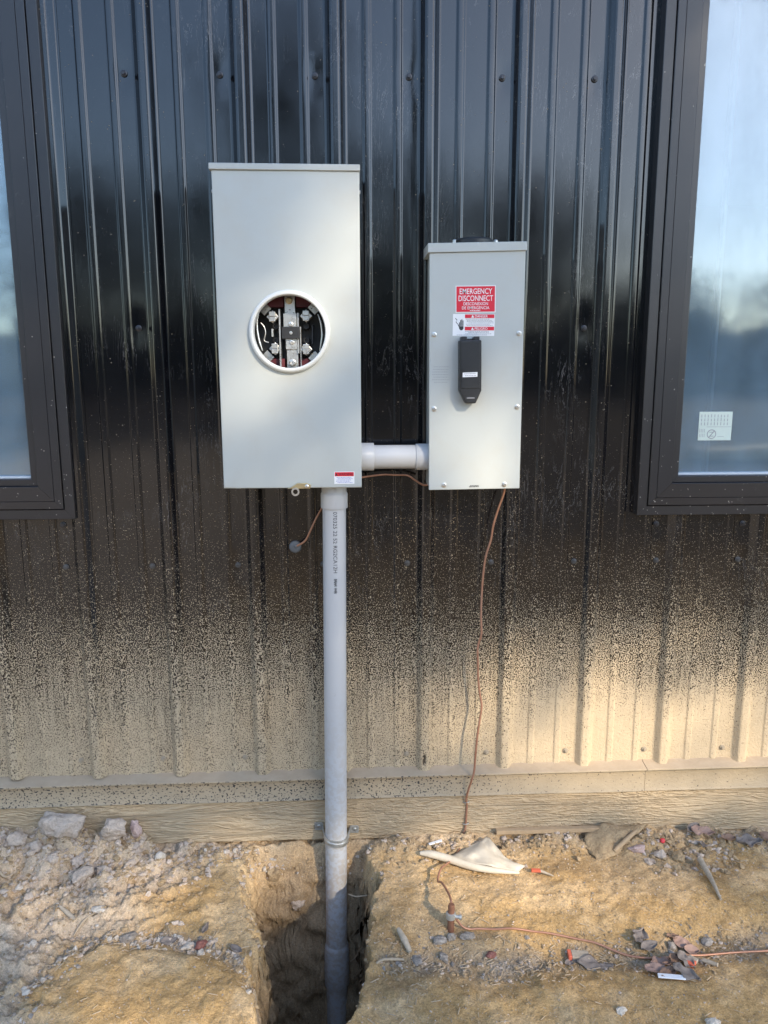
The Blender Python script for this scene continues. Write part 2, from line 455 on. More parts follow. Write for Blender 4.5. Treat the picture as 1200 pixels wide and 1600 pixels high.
MT = {
    'siding': mat_siding(), 'flash': mat_tan('tan_sprayed_flashing', False), 'board': mat_tan('tan_sprayed_board', True),
    'trim': mat_trim(), 'grey': mat_grey_box(), 'pvc': mat_pvc(), 'soil': mat_soil(), 'glass': mat_glass(), 'copper': mat_wire(),
    'rod': simple('rusty_copper_rod', (0.24, 0.115, 0.07), 0.6, 0.4, var=0.3),
    'zinc': simple('zinc_plated_steel', (0.62, 0.61, 0.58), 0.34, 0.9, var=0.15),
    'galv': simple('galvanised_strap', (0.50, 0.50, 0.47), 0.5, 0.7, var=0.2, dirt=0.5),
    'alu': simple('tinned_aluminium', (0.72, 0.71, 0.68), 0.30, 0.9, var=0.12),
    'brass': simple('yellow_zinc', (0.60, 0.50, 0.30), 0.35, 0.9, var=0.15),
    'black_plastic': simple('black_plastic', (0.016, 0.017, 0.019), 0.42, var=0.2, bstr=0.08),
    'rubber': simple('dark_grey_sealant', (0.10, 0.11, 0.12), 0.6, var=0.2),
    'burgundy': simple('burgundy_insulator', (0.085, 0.008, 0.014), 0.45, var=0.2),
    'screw_dark': simple('black_screw_head', (0.05, 0.05, 0.055), 0.30, 0.4, var=0.3),
    'screw_worn': simple('worn_grey_screw', (0.085, 0.08, 0.075), 0.5, 0.2, var=0.4),
    'screw_tan': simple('tan_sprayed_screw', (0.34, 0.28, 0.20), 0.7, var=0.2),
    'ringwhite': simple('pale_grey_ring', (0.60, 0.62, 0.61), 0.36, var=0.05),
    'red': simple('red_print', (0.66, 0.012, 0.035), 0.4, var=0.06),
    'white': simple('white_print', (0.80, 0.80, 0.80), 0.45, var=0.04),
    'ink': simple('black_ink', (0.025, 0.025, 0.03), 0.5, var=0.1),
    'inkgrey': simple('grey_fine_print', (0.30, 0.30, 0.32), 0.6, var=0.1),
    'sticker': simple('pale_green_sticker', (0.62, 0.70, 0.62), 0.5, var=0.06),
    'pale_strip': simple('pale_window_strip', (0.62, 0.63, 0.65), 0.4, var=0.1),
    'room': simple('plywood_lining', (0.20, 0.15, 0.10), 0.8, var=0.3, nscale=5),
    'floor_in': simple('bare_concrete_floor', (0.26, 0.25, 0.23), 0.8, var=0.2, nscale=5),
    'lumber': simple('yellow_pine', (0.62, 0.42, 0.20), 0.7, var=0.2, nscale=10),
    'cloth': simple('torn_white_sheeting', (0.54, 0.48, 0.38), 0.65, var=0.12, nscale=40, bstr=0.3, bscale=120, dirt=0.35),
    'wood_pale': simple('weathered_wood', (0.37, 0.31, 0.235), 0.9, var=0.4, nscale=110, bstr=0.8, bscale=220, dirt=0.4),
    'wood_dirty': simple('dirt_covered_wood', (0.40, 0.285, 0.17), 0.9, var=0.25, nscale=90),
    'root': simple('pale_root', (0.40, 0.31, 0.21), 0.9, var=0.3, nscale=120, dirt=0.3),
    'orange': simple('orange_paint', (0.60, 0.13, 0.07), 0.6, var=0.1),
    'redbit': simple('red_plastic', (0.62, 0.04, 0.05), 0.5, var=0.1),
    'leaf_grey': simple('dry_grey_leaf', (0.20, 0.165, 0.14), 0.8, var=0.3, nscale=70, bstr=0.3, bscale=200),
    'leaf_brown': simple('dry_brown_leaf', (0.24, 0.145, 0.095), 0.8, var=0.3, nscale=70, bstr=0.3, bscale=200),
    'leaf_pink': simple('dry_russet_leaf', (0.33, 0.21, 0.16), 0.8, var=0.25, nscale=70, bstr=0.3, bscale=200),
    'clod': mat_clod('pale_clay', (0.47, 0.37, 0.285), (0.66, 0.545, 0.44)),
    'clodpink': mat_clod('pinkish_clay', (0.50, 0.34, 0.29), (0.64, 0.50, 0.45)),
    'stone': mat_clod('pale_stone', (0.50, 0.44, 0.36), (0.70, 0.63, 0.54)),
    'stonegrey': mat_clod('slate_grey_stone', (0.21, 0.18, 0.15), (0.42, 0.375, 0.33)),
    'stonered': mat_clod('maroon_stone', (0.20, 0.075, 0.06), (0.32, 0.15, 0.12)),
    'earth': mat_clod('brown_earth', (0.32, 0.225, 0.13), (0.50, 0.37, 0.22)),
    'bark': simple('tree_bark', (0.11, 0.085, 0.065), 0.9, var=0.3, nscale=12, bstr=0.5, bscale=30),
    'foliage': mat_leafy('green_foliage', (0.030, 0.048, 0.018), (0.075, 0.095, 0.035)),
    'foliage2': mat_leafy('autumn_foliage', (0.055, 0.055, 0.022), (0.11, 0.085, 0.035)),
}

# ------------------------------------------------------------------ ground
def trench_mask(x, y):
    xl = np.interp(y, [-1.2, -.64, -.52, -.42, -.30, -.05], [-.42, -.405, -.428, -.435, -.485, -.53])
    wl = np.interp(y, [-.52, -.42, -.30, -.05], [.045, .075, .15, .21])
    xr = np.interp(y, [-1.2, -.65, -.55, -.43, -.33, -.20, -.12, -.05], [-.19, -.203, -.190, -.182, -.150, -.120, -.145, -.165])
    wr = np.interp(y, [-.45, -.33, -.20, -.05], [.030, .045, .070, .045])
    wob = .020 * vnoise(x * 5, y * 11, 0, 31) + .013 * vnoise(x * 9, y * 36, 0, 32) + .006 * vnoise(x * 20, y * 90, 0, 33)
    S = sst((x - xl + wob) / wl) * sst((xr - x + wob) / wr) * sst((-.028 - y + .3 * wob) / .080) * sst((y + 1.9) / .15)
    return S
def plateau_edge(x):
    return np.interp(x, [-1.2, -.93, -.86, -.79, -.72, -.66, -.60, -.52, -.46, -.42, -.38], [-.72, -.60, -.445, -.395, -.410, -.402, -.425, -.450, -.50, -.56, -.66])
def H(x, y):
    x = np.asarray(x, float); y = np.asarray(y, float)
    near = np.exp(-np.maximum(0, np.abs(x) - 1.4) * 0.7) * np.exp(-np.maximum(0, -y - 1.2) * 0.7)
    z = -.212 + .007 * fbm(x * 5, y * 5, 0, 3, 3)
    z = z + .070 * gs(x, -1.01, .15) * gs(y, -.03, .07) + .045 * gs(x, -.85, .07) * gs(y, -.07, .06) + .045 * gs(x, -1.22, .12) * gs(y, -.03, .07)
    left = sst((-.52 - x) / .25)
    rub = left * sst((y + .46) / .15) + sst((-.80 - x) / .10) * sst((y + .9) / .1)
    rub = np.clip(rub, 0, 1)
    wallrub = sst((y + .13) / .06)
    amp = .0040 + .013 * rub + .006 * wallrub
    z = z + amp * fbm(x * 28, y * 28, 0, 5, 4, .55) + .012 * rub * fbm(x * 11, y * 11, 0, 8, 2)
    yp = plateau_edge(x) + .012 * vnoise(x * 14, y * 3, 0, 21)
    pm = sst((x + .93) / .16) * sst((-.37 - x) / .04)
    z = z + pm * (.017 * sst((yp - y) / .050) - .008 * gs(y, yp + .022, .032))
    rm = sst((x + .17) / .06)
    yc = np.interp(x, [-.15, 0, .12, .3, .5, .8], [-.47, -.47, -.505, -.475, -.48, -.455]) + .015 * vnoise(x * 8, 0, 0, 44)
    z = z + rm * (-.017 * gs(y, yc, .05) + .008 * sst((yc - .05 - y) / .08) + .010 * gs(y, -.30, .09) + .014 * wallrub)
    z = z + .016 * rm * gs(y, -.05, .035) * vnoise(x * 17, y * 17, 0, 63)
    z = z + .10 * fbm(x * .12, y * .12, 0, 71, 3) * (1 - near) + .03 * (1 - near) * fbm(x * 1.1, y * 1.1, 0, 75, 2)
    S = trench_mask(x, y)
    zb = -.97 + .03 * fbm(x * 14, y * 14, 0, 91, 3)
    return z * (1 - S) + zb * S
def gz(x, y): return float(H(x, y))

def build_ground():
    def rangef(a, b, s): return list(np.arange(a, b - 1e-9, s))
    xs = [-160, -60, -25, -12, -7, -4.5, -3.2, -2.4, -1.9, -1.6] + rangef(-1.45, -.53, .0045) + rangef(-.53, -.10, .0013) + rangef(-.10, 1.25, .0045) + [1.3, 1.45, 1.7, 2.1, 2.6, 3.4, 4.5, 6, 8, 11, 16, 25, 60, 160]
    ys = [160, 60, 20, 8, 3, 1, .4, .15, .06] + rangef(.03, .80, .0042)[0:0] + [v for v in np.arange(.03, -.022, -.0042)] + [v for v in np.arange(-.022, -.130, -.0015)] + [v for v in np.arange(-.130, -.80, -.0042)] + [-.82, -.86, -.92, -1.0, -1.1, -1.25, -1.4, -1.55, -1.65, -1.75, -1.85, -2.0, -2.3, -2.8, -3.5, -4.5, -6, -8, -11, -15, -20, -30, -60, -160]
    xs = np.array(xs); ys = np.array(ys)
    X, Y = np.meshgrid(xs, ys)
    Z = H(X, Y)
    S = trench_mask(X, Y)
    wall = sst(S * 6)
    dx = .013 * fbm(X * 16, Y * 20, Z * 20, 101, 5, .6) * wall
    dy = .015 * fbm(X * 16, Y * 20, Z * 20, 111, 5, .6) * wall
    nx, ny = len(xs), len(ys)
    V = np.stack([X + dx, Y + dy, Z], -1).reshape(-1, 3)
    i = np.arange(ny - 1)[:, None] * nx + np.arange(nx - 1)[None, :]
    F = np.stack([i, i + nx, i + nx + 1, i + 1], -1).reshape(-1, 4)
    me = bpy.data.meshes.new('ground')
    me.from_pydata(V.tolist(), [], F.tolist())
    me.polygons.foreach_set('use_smooth', [True] * len(F))
    # soil kinds: ochre sand, pale grey clay rubble, dark leaf litter, brown trench earth with its shade painted in
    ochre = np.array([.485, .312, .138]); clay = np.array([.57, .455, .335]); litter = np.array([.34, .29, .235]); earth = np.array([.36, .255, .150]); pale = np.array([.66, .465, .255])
    left = sst((-.56 - X + .10 * vnoise(X * 7, Y * 7, 0, 51)) / .22)
    mclay = np.clip(left * sst((Y + .40 + .06 * vnoise(X * 9, Y * 9, 0, 52)) / .12) + sst((-.86 - X + .06 * vnoise(X * 9, Y * 9, 0, 53)) / .08), 0, 1)
    mclay = np.clip(mclay + .45 * sst((Y + .11) / .06), 0, 1) * (0.75 + .25 * vnoise(X * 20, Y * 20, 0, 54))
    yc = np.interp(X, [-.15, 0, .12, .3, .5, .8], [-.47, -.47, -.505, -.475, -.48, -.455])
    mlit = gs(Y, yc + .01 * vnoise(X * 15, Y * 15, 0, 55), .035) * sst((X + .17) / .06)
    pm = sst((X + .97) / .08) * sst((-.37 - X) / .04)
    mlit = np.clip(mlit + pm * gs(Y, plateau_edge(X) + .022, .022), 0, 1) * np.clip(.65 + .6 * fbm(X * 22, Y * 22, 0, 56, 3), 0, 1)
    mp = np.clip(.30 + .95 * fbm(X * 8, Y * 8, 0, 57, 5, .65), 0, 1) * .85
    damp = np.array([.30, .205, .110]); md = np.clip(.10 + .9 * fbm(X * 4, Y * 6, 0, 59, 4, .6), 0, 1) * sst((X + .6) / .2)
    C = ochre + (pale - ochre) * mp[..., None]
    C = C + (damp - C) * (md * .6)[..., None]
    C = C + (clay - C) * np.clip(mclay, 0, 1)[..., None]
    C = C + (litter - C) * (mlit * .8)[..., None]
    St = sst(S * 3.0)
    C = C + (earth - C) * (St * .9)[..., None]  # the trench's shade goes into the soil colour here
    wood = np.array([.095, .078, .058])
    mw = sst((-Y - 1.6 + .8 * vnoise(X * .8, Y * .8, 0, 58)) / 3.0)
    mw = mw * (1 - sst((-X - .2) / 1.6) * sst((Y + 16) / 4))
    C = C + (wood - C) * (mw * .88)[..., None]  # woodland floor, darkened further with tree shade put into the colour
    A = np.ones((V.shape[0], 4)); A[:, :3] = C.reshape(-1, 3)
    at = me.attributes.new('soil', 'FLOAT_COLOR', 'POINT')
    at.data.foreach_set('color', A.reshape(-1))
    me.update()
    o = bpy.data.objects.new('ground', me); COL.objects.link(o)
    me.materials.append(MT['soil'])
    o['kind'] = 'structure'
    return o
build_ground()

# ------------------------------------------------------------------ building
house = thing('metal_building', (0, 0, -0.2), 'building wall of black ribbed metal siding with tan paint overspray along its foot', 'building')

SCREW_OFF = 0.0495
WIN_L = dict(x0=-1.98, x1=-.9187, z0=.7400, z1=2.25)     # outer edge of the casing
WIN_R = dict(x0=.5640, x1=1.62, z0=.7364, z1=2.25)
screw_pos = []
for k in range(-12, 13):
    sx = k * PITCH - SCREW_OFF
    for zz in (1.822, .604, .045):
        screw_pos.append((sx, zz))
for k in (-3, 2):
    screw_pos.append((k * PITCH - SCREW_OFF, 1.226))
screw_pos += [(-.963, .7195), (.6304, .7059), (.8701, .7053)]
def in_win(x, z, m=0.0):
    return any(w['x0'] - m < x < w['x1'] + m and w['z0'] - m < z < w['z1'] + m for w in (WIN_L, WIN_R))
screw_pos = [p for p in screw_pos if not in_win(*p)]

def profile(k0, k1, fine):
    """(x, height) along the sheet from rib k0 to rib k1, with rounded bends"""
    C = []
    for k in range(k0, k1 + 1):
        c = k * PITCH
        C += [(c - .0235, 0), (c - .0105, .019), (c + .0105, .019), (c + .0235, 0)]
        if k < k1:
            for q in (1, 2):
                m_ = c + PITCH * q / 3
                C += [(m_ - .0105, 0), (m_ - .0065, .0032), (m_ + .0065, .0032), (m_ + .0105, 0)]
    C = [p for p in C]
    a = (k0 * PITCH - .012, .0165); b = (k1 * PITCH + .030, 0)
    C = [p for p in C if p[0] > a[0] + .001]
    C = [a] + C + [b]
    out = []
    for i, p in enumerate(C):
        if i in (0, len(C) - 1):
            out.append(p); continue
        p0, p2 = Vector(C[i - 1]), Vector(C[i + 1]); p1 = Vector(p)
        r = min(.0046 if abs(p[1]) > .01 or max(p0.y, p2.y) > .01 else .0016, (p0 - p1).length * .4, (p2 - p1).length * .4)
        A = p1 + (p0 - p1).normalized() * r; B = p1 + (p2 - p1).normalized() * r
        for t in (0, .33, .67, 1):
            out.append(tuple(A.lerp(p1, t).lerp(p1.lerp(B, t), t)))
    res = [out[0]]
    step = .011 if fine else .05
    for p, q in zip(out[:-1], out[1:]):
        L = q[0] - p[0]
        n = max(1, int(math.ceil(L / step)))
        if n > 1:      # support points hug the bends
            ts = sorted(set([min(.0015 / L, .2), 1 - min(.0015 / L, .2)] + [i / n for i in range(1, n)]))
        else: ts = []
        for t in ts + [1]:
            res.append((p[0] + (q[0] - p[0]) * t, p[1] + (q[1] - p[1]) * t))
    return np.array(res)

screw_mb = MB().lathe((0, 0, 0), (0, -1, 0), [(.0078, 0), (.0078, .0012), (.0070, .0018), (.0052, .0019)], 16)
screw_mb.lathe((0, 0, 0), (0, -1, 0), [(.0046, .001), (.0046, .0052), (.0036, .0062)], 6)
screw_me = mesh_from('screw', screw_mb.v, screw_mb.f, 35); screw_me.materials.append(MT['screw_dark'])
screw_worn_me = screw_me.copy(); screw_worn_me.materials.clear(); screw_worn_me.materials.append(MT['screw_worn'])
screw_tan_me = screw_me.copy(); screw_tan_me.materials.clear(); screw_tan_me.materials.append(MT['screw_tan'])

for k0 in range(-12, 12, 4):
    fine = -8 <= k0 <= 4
    pr = profile(k0, k0 + 4, fine)
    extra = [w[e] for w in (WIN_L, WIN_R) for e in ('x0', 'x1') if pr[0, 0] < w[e] < pr[-1, 0]]
    for e in extra:
        h = np.interp(e, pr[:, 0], pr[:, 1]); j = np.searchsorted(pr[:, 0], e)
        pr = np.insert(pr, j, [e, h], 0)
    zs = sorted(set([round(v, 4) for v in (np.arange(0, 2.02, .02 if fine else .25))] + [WIN_L['z0'], WIN_R['z0'], 2.25, 2.5, 2.8, 3.1]))
    zs = np.array(zs)
    Xg, Zg = np.meshgrid(pr[:, 0], zs)
    Hg = np.broadcast_to(pr[:, 1], Xg.shape).copy()
    rise = np.clip((Xg - ((k0 + 4) * PITCH - .040)) / .012, 0, 1)      # the last rib laps over the next sheet
    Hg = Hg + .0014 * rise
    oil = .00035 * fbm(Xg * 7, Zg * 1.6, 0, 140 + k0, 2) + .00008 * fbm(Xg * 22, Zg * 7, 0, 150, 2)
    Hg = Hg + oil
    if fine:
        for sx, sz in screw_pos:
            if pr[0, 0] < sx < pr[-1, 0]:
                d2 = ((Xg - sx) / .020) ** 2 + ((Zg - sz) / .034) ** 2
                Hg = Hg - .0015 * np.exp(-d2)
    V = np.stack([Xg, -Hg, Zg + .2], -1).reshape(-1, 3)
    nx = len(pr)
    F = []
    for j in range(len(zs) - 1):
        zc = .5 * (zs[j] + zs[j + 1])
        for i in range(nx - 1):
            if in_win(.5 * (pr[i, 0] + pr[i + 1, 0]), zc, -.012): continue
            F.append((j * nx + i, j * nx + i + 1, (j + 1) * nx + i + 1, (j + 1) * nx + i))
    me = mesh_from('siding_panel', V.tolist(), F, 180)
    me.materials.append(MT['siding'])
    p = bpy.data.objects.new('siding_panel', me); COL.objects.link(p); p.parent = house
    for sx, sz in screw_pos:
        if k0 * PITCH - .012 <= sx < (k0 + 4) * PITCH - .012 and -1.4 < sx < 1.5:
            place('screw', screw_tan_me if sz < .1 else (screw_worn_me if sz < .65 else screw_me), p, (sx, -.0005, sz), (0, random.uniform(0, 6.28), 0))

# base flashing (two lengths meeting near x 0.63), skirt board under it
def flash_dz(x): return .0045 + .0080 * (x + .1)
for xa, xb, pr_ in ((-2.8, .632, .0015), (.6335, 2.8, 0)):
    mb = MB()
    N = 90 if xa < 0 else 60
    rows = []
    for i in range(N + 1):
        x = xa + (xb - xa) * i / N
        d = flash_dz(x); w = .0012 * float(vnoise(x * 6, 0, 0, 5)); e = .0005 * float(vnoise(x * 60, 3, 0, 6))
        d2 = -.0725 + .0050 * x + w
        rows.append([(x, .006, d + .006), (x, -.006 , d - .002), (x, -.037 + w, d - .006 + e), (x, -.0395 + w, d - .0075 + e), (x, -.040 + w, d - .0105 + e), (x, -.0385 + w, d - .0125), (x, -.030, d - .0115), (x, -.0265 - pr_, d - .016),
                     (x, -.0255 - pr_, d2 + .006), (x, -.0275 - pr_, d2 + .003), (x, -.0290 - pr_, d2), (x, -.0275 - pr_, d2 - .0016), (x, -.020, d2 - .0012)])
    m_ = len(rows[0])
    fs = [(i * m_ + j, (i + 1) * m_ + j, (i + 1) * m_ + j + 1, i * m_ + j + 1) for i in range(N) for j in range(m_ - 1)]
    mb.add([p for r in rows for p in r], [tuple(reversed(f)) for f in fs])
    build('base_flashing', mb, MT['flash'], house, smooth=40)
for xa, xb in ((-2.8, -1.26), (-1.258, 1.34), (1.342, 2.8)):
    mb = MB(); mb.box(xa, xb, -.0225, .016, -.2035, -.040)
    build('skirt_board', mb, MT['board'], house, bevel=.002)
mb = MB(); mb.box(-2.8, 2.8, .02, .20, -.75, -.08)
build('footing', mb, MT['earth'], house)

def mitred(w, prof, side):
    """one length of a rectangular surround: prof = [(inset, y)], mitred at both ends"""
    x0, x1, z0, z1 = w['x0'], w['x1'], w['z0'], w['z1']
    A, B = [], []
    g = .0003
    for o, y in prof:
        if side == 'b': A.append((x0 + o + g, y, z0 + o)); B.append((x1 - o - g, y, z0 + o))
        if side == 't': A.append((x1 - o - g, y, z1 - o)); B.append((x0 + o + g, y, z1 - o))
        if side == 'l': A.append((x0 + o, y, z1 - o - g)); B.append((x0 + o, y, z0 + o + g))
        if side == 'r': A.append((x1 - o, y, z0 + o + g)); B.append((x1 - o, y, z1 - o - g))
    n = len(prof)
    mb = MB()
    mb.add(A + B, [(i, (i + 1) % n, (i + 1) % n + n, i + n) for i in range(n)] + [tuple(reversed(range(n))), tuple(range(n, 2 * n))])
    return mb
CASING = [(0, .004), (0, -.0305), (.0012, -.0318), (.0245, -.0318), (.0255, -.0305), (.0255, .004)]
FRAME = [(.0272, .02), (.0272, -.0350), (.0285, -.0365), (.0470, -.0372), (.0478, -.0355), (.0486, -.0372), (.0860, -.0385), (.0872, -.0372), (.0872, .02)]
SASH = [(.0880, .02), (.0880, -.0300), (.0890, -.0312), (.1040, -.0312), (.1055, -.0300), (.1055, .02)]
def window(w, label):
    win = bpy.data.objects.new('window', None); COL.objects.link(win); win.parent = house
    win.empty_display_size = .05
    win.location = Vector(((w['x0'] + w['x1']) / 2, 0, w['z0'])) - house.location
    win['label'] = label
    for s in 'btlr':
        for nm, pf in (('casing', CASING), ('frame', FRAME), ('sash', SASH)):
            build(nm, mitred(w, pf, s), MT['trim'], win)
    mb = MB(); mb.box(w['x0'] + .104, w['x1'] - .104, -.004, .002, w['z0'] + .104, w['z1'] - .104)
    build('pane', mb, MT['glass'], win)
    mb = MB(); mb.prism([(w['x0'] + .1058, w['z0'] + .1058), (w['x1'] - .1058, w['z0'] + .1058), (w['x1'] - .1058, w['z0'] + .1115), (w['x0'] + .1058, w['z0'] + .1115)], -.019, -.0045)
    build('lit_ledge_strip', mb, MT['pale_strip'], win, bevel=.0012)  # sunlit sash ledge painted as a pale strip
    return win
window(WIN_L, 'left window in dark bronze frame, mostly out of view')
wr_ = window(WIN_R, 'right window in dark bronze frame with a paper sticker on the glass')

# sticker on the right pane
def flat(name, x0, x1, z0, z1, y, mat, parent, th=.0003, skew=0.0, dz=0.0):
    mb = MB(); mb.prism([(x0, z0), (x1, z0 + dz), (x1 + skew, z1 + dz), (x0 + skew, z1)], y - th, y)
    return build(name, mb, mat, parent)
def text_geo(s, height, width=None, bold=0.0):
    cu = bpy.data.curves.new('lettering', 'FONT'); cu.body = s; cu.size = 1.0; cu.offset = bold; cu.resolution_u = 3
    o = bpy.data.objects.new('lettering', cu); COL.objects.link(o)
    dg = bpy.context.evaluated_depsgraph_get(); dg.update()
    me = bpy.data.meshes.new_from_object(o.evaluated_get(dg))
    v = np.array([tuple(p.co) for p in me.vertices]); f = [tuple(p.vertices) for p in me.polygons]
    bpy.data.objects.remove(o); bpy.data.curves.remove(cu); bpy.data.meshes.remove(me)
    v[:, 0] -= v[:, 0].min(); v[:, 1] -= v[:, 1].min()
    k = height / v[:, 1].max(); v *= k
    if width: v[:, 0] *= width / v[:, 0].max()
    return v, f
def text(name, s, cx, cz, y, height, mat, parent, width=None, bold=0.0, rot=0.0):
    v, f = text_geo(s, height, width, bold)
    w = v[:, 0].max(); c, n = math.cos(rot), math.sin(rot)
    mb = MB()
    mb.add([(cx + (a - w / 2) * c - (b - height / 2) * n, y, cz + (a - w / 2) * n + (b - height / 2) * c) for a, b, _ in v], f)
    return build(name, mb, mat, parent)
def fine_print(name, x0, x1, z, rows, dz, y, mat, parent, h=.0011, slope=0.0):
    """rows of print too small to read: broken dashes"""
    mb = MB(); rr = random.Random(int(abs(x0 * 9999 + z * 777)))
    for r in range(rows):
        zz = z - r * dz; x = x0 + rr.uniform(0, .12) * (x1 - x0); xe = x1 - rr.uniform(0, .18) * (x1 - x0)
        while x < xe:
            L = rr.uniform(.0014, .0046)
            if x + L > xe: L = xe - x
            o = (x - x0) * slope
            mb.add([(x, y, zz - h / 2 + o), (x + L, y, zz - h / 2 + o), (x + L, y, zz + h / 2 + o), (x, y, zz + h / 2 + o)], [(0, 1, 2, 3)])
            x += L + rr.uniform(.0006, .0013)
    return build(name, mb, mat, parent)
st = flat('sticker', .7268, .8165, .9335, 1.0095, -.0042, MT['sticker'], wr_)
st['label'] = 'pale green paper sticker with fine print on the glass'
mb = MB()
for i in range(9):          # upright lines of print on the upper half, a ringed mark below
    for j in range(3):
        x = .7325 + i * .0088; zz = .9735 + j * .0105
        mb.add([(x, -.0049, zz), (x + .0016, -.0049, zz), (x + .0016, -.0049, zz + random.uniform(.006, .0095)), (x, -.0049, zz + random.uniform(.006, .0095))], [(0, 1, 2, 3)])
for i in range(4):
    for j in range(2):
        x = .7300 + i * .0042; zz = .942 + j * .0125
        mb.add([(x, -.0049, zz), (x + .0010, -.0049, zz), (x + .0010, -.0049, zz + .0095), (x, -.0049, zz + .0095)], [(0, 1, 2, 3)])
for s in range(24):
    a0 = 2 * math.pi * s / 24; a1 = 2 * math.pi * (s + 1) / 24
    mb.add([(.763 + r * math.cos(a), -.0049, .950 + r * math.sin(a)) for r, a in ((.0105, a0), (.0125, a0), (.0125, a1), (.0105, a1))], [(0, 1, 2, 3)])
mb.add([(.7545, -.0049, .9415), (.7562, -.0049, .9402), (.7715, -.0049, .9585), (.7698, -.0049, .9598)], [(0, 1, 2, 3)])
mb.add([(.757, -.0049, .9545), (.768, -.0049, .9545), (.768, -.0049, .9560), (.757, -.0049, .9560)], [(0, 1, 2, 3)])
mb.add([(.758, -.0049, .9440), (.769, -.0049, .9440), (.769, -.0049, .9455), (.758, -.0049, .9455)], [(0, 1, 2, 3)])
mb.add([(.779, -.0049, .943), (.797, -.0049, .943), (.797, -.0049, .9438), (.779, -.0049, .9438)], [(0, 1, 2, 3)])
mb.add([(.748, -.0049, .9690), (.815, -.0049, .9690), (.815, -.0049, .9698), (.748, -.0049, .9698)], [(0, 1, 2, 3)])
build('sticker_print', mb, MT['inkgrey'], wr_)
# pale upright strip added just behind the glass
mb = MB(); mb.box(.795, .803, .085, .105, .83, 2.14)
build('pale_inner_strip', mb, MT['pale_strip'], wr_)

# the room behind the glass
def slab(name, mat, *b):
    mb = MB(); mb.box(*b); return build(name, mb, mat, house)
slab('room_floor', MT['floor_in'], -2.7, 4.8, .22, 6.2, -.12, -.02)
slab('room_ceiling', MT['room'], -2.7, 4.8, .02, 6.2, 2.75, 2.85)
slab('room_wall', MT['room'], -2.75, -2.70, .02, 6.2, -.1, 2.75)
slab('room_wall', MT['room'], 4.80, 4.85, .02, 6.2, -.1, 2.75)
for b in ((-2.7, 4.80, -.1, 2.75),):
    slab('room_wall', MT['room'], b[0], b[1], 6.0, 6.08, b[2], b[3])
for b in ((-2.7, -1.90, -.05, 2.75), (-.99, .635, -.05, 2.75), (1.55, 4.8, -.05, 2.75), (-1.90, -.99, -.05, .80), (.635, 1.55, -.05, .80), (-1.90, -.99, 2.19, 2.75), (.635, 1.55, 2.19, 2.75)):
    slab('wall_sheathing', MT['room'], b[0], b[1], .022, .085, b[2], b[3])

# ------------------------------------------------------------------ meter socket box
MX0, MX1, MZ0, MZ1 = -.5115, -.1730, .8345, 1.5705
HC = (-.3412, 1.2097); HR = .0852
meter = thing('meter_box', (-.342, -.019, .8345), 'tall light grey electric meter box with a round empty meter opening', 'meter box')
mb = MB(); t = .0015
x0, x1, z0, z1 = MX0 + .003, MX1 - .003, MZ0 + .003, MZ1
mb.box(x0, x1, -.0205, -.019, z0, z1); mb.box(x0, x0 + t, -.134, -.0206, z0, z1); mb.box(x1 - t, x1, -.134, -.0206, z0, z1)
mb.box(x0 + t, x1 - t, -.134, -.0206, z0, z0 + t); mb.box(x0 + t, x1 - t, -.134, -.0206, z1 - t, z1)
build('enclosure', mb, MT['grey'], meter)
# cover: sheet with a round hole and a folded rim
mb = MB(); SEG = 72
angs = sorted([2 * math.pi * i / SEG for i in range(SEG)] + [math.atan2(zz - HC[1], xx - HC[0]) % (2 * math.pi) for xx in (MX0, MX1) for zz in (MZ0, MZ1)])
def rect_pt(a, e):
    c, s = math.cos(a), math.sin(a); L = 1e9
    if c > 1e-9: L = min(L, (MX1 - e - HC[0]) / c)
    if c < -1e-9: L = min(L, (MX0 + e - HC[0]) / c)
    if s > 1e-9: L = min(L, (MZ1 - e - HC[1]) / s)
    if s < -1e-9: L = min(L, (MZ0 + e - HC[1]) / s)
    return HC[0] + c * L, HC[1] + s * L
loops = []
loops.append([(HC[0] + HR * math.cos(a), -.138, HC[1] + HR * math.sin(a)) for a in angs])
loops.append([(HC[0] + HR * math.cos(a), -.147, HC[1] + HR * math.sin(a)) for a in angs])
loops.append([(HC[0] + (HR + .02) * math.cos(a), -.147, HC[1] + (HR + .02) * math.sin(a)) for a in angs])
for e, y in ((.0030, -.147), (.0022, -.1469), (.0008, -.1463), (.0001, -.1450), (0, -.1440), (0, -.128)):
    loops.append([(rect_pt(a, e)[0], y, rect_pt(a, e)[1]) for a in angs])
n = len(angs)
mb.add([p for L in loops for p in L], [(i * n + j, (i + 1) * n + j, (i + 1) * n + (j + 1) % n, i * n + (j + 1) % n) for i in range(len(loops) - 1) for j in range(n)])
build('cover', mb, MT['grey'], meter, smooth=50)
mb = MB(); mb.add([(-.5165, -.1515, 1.5710), (-.1715, -.1515, 1.5695), (-.1715, -.019, 1.5695), (-.5165, -.019, 1.5710), (-.5165, -.1515, 1.5850), (-.1715, -.1515, 1.5835), (-.1715, -.019, 1.5885), (-.5165, -.019, 1.5900)],
                  [(0, 3, 2, 1), (4, 5, 6, 7), (0, 1, 5, 4), (1, 2, 6, 5), (2, 3, 7, 6), (3, 0, 4, 7)])
build('lid', mb, MT['grey'], meter, bevel=.0016)
for xx, ax in ((MX0 + .0005, -1), (MX1 - .0005, 1)):
    mb = MB().lathe((xx, -.138, 1.526), (ax, 0, 0), [(.0045, 0), (.0045, .0018), (.003, .003)], 12)
    build('side_screw', mb, MT['zinc'], meter, smooth=40)
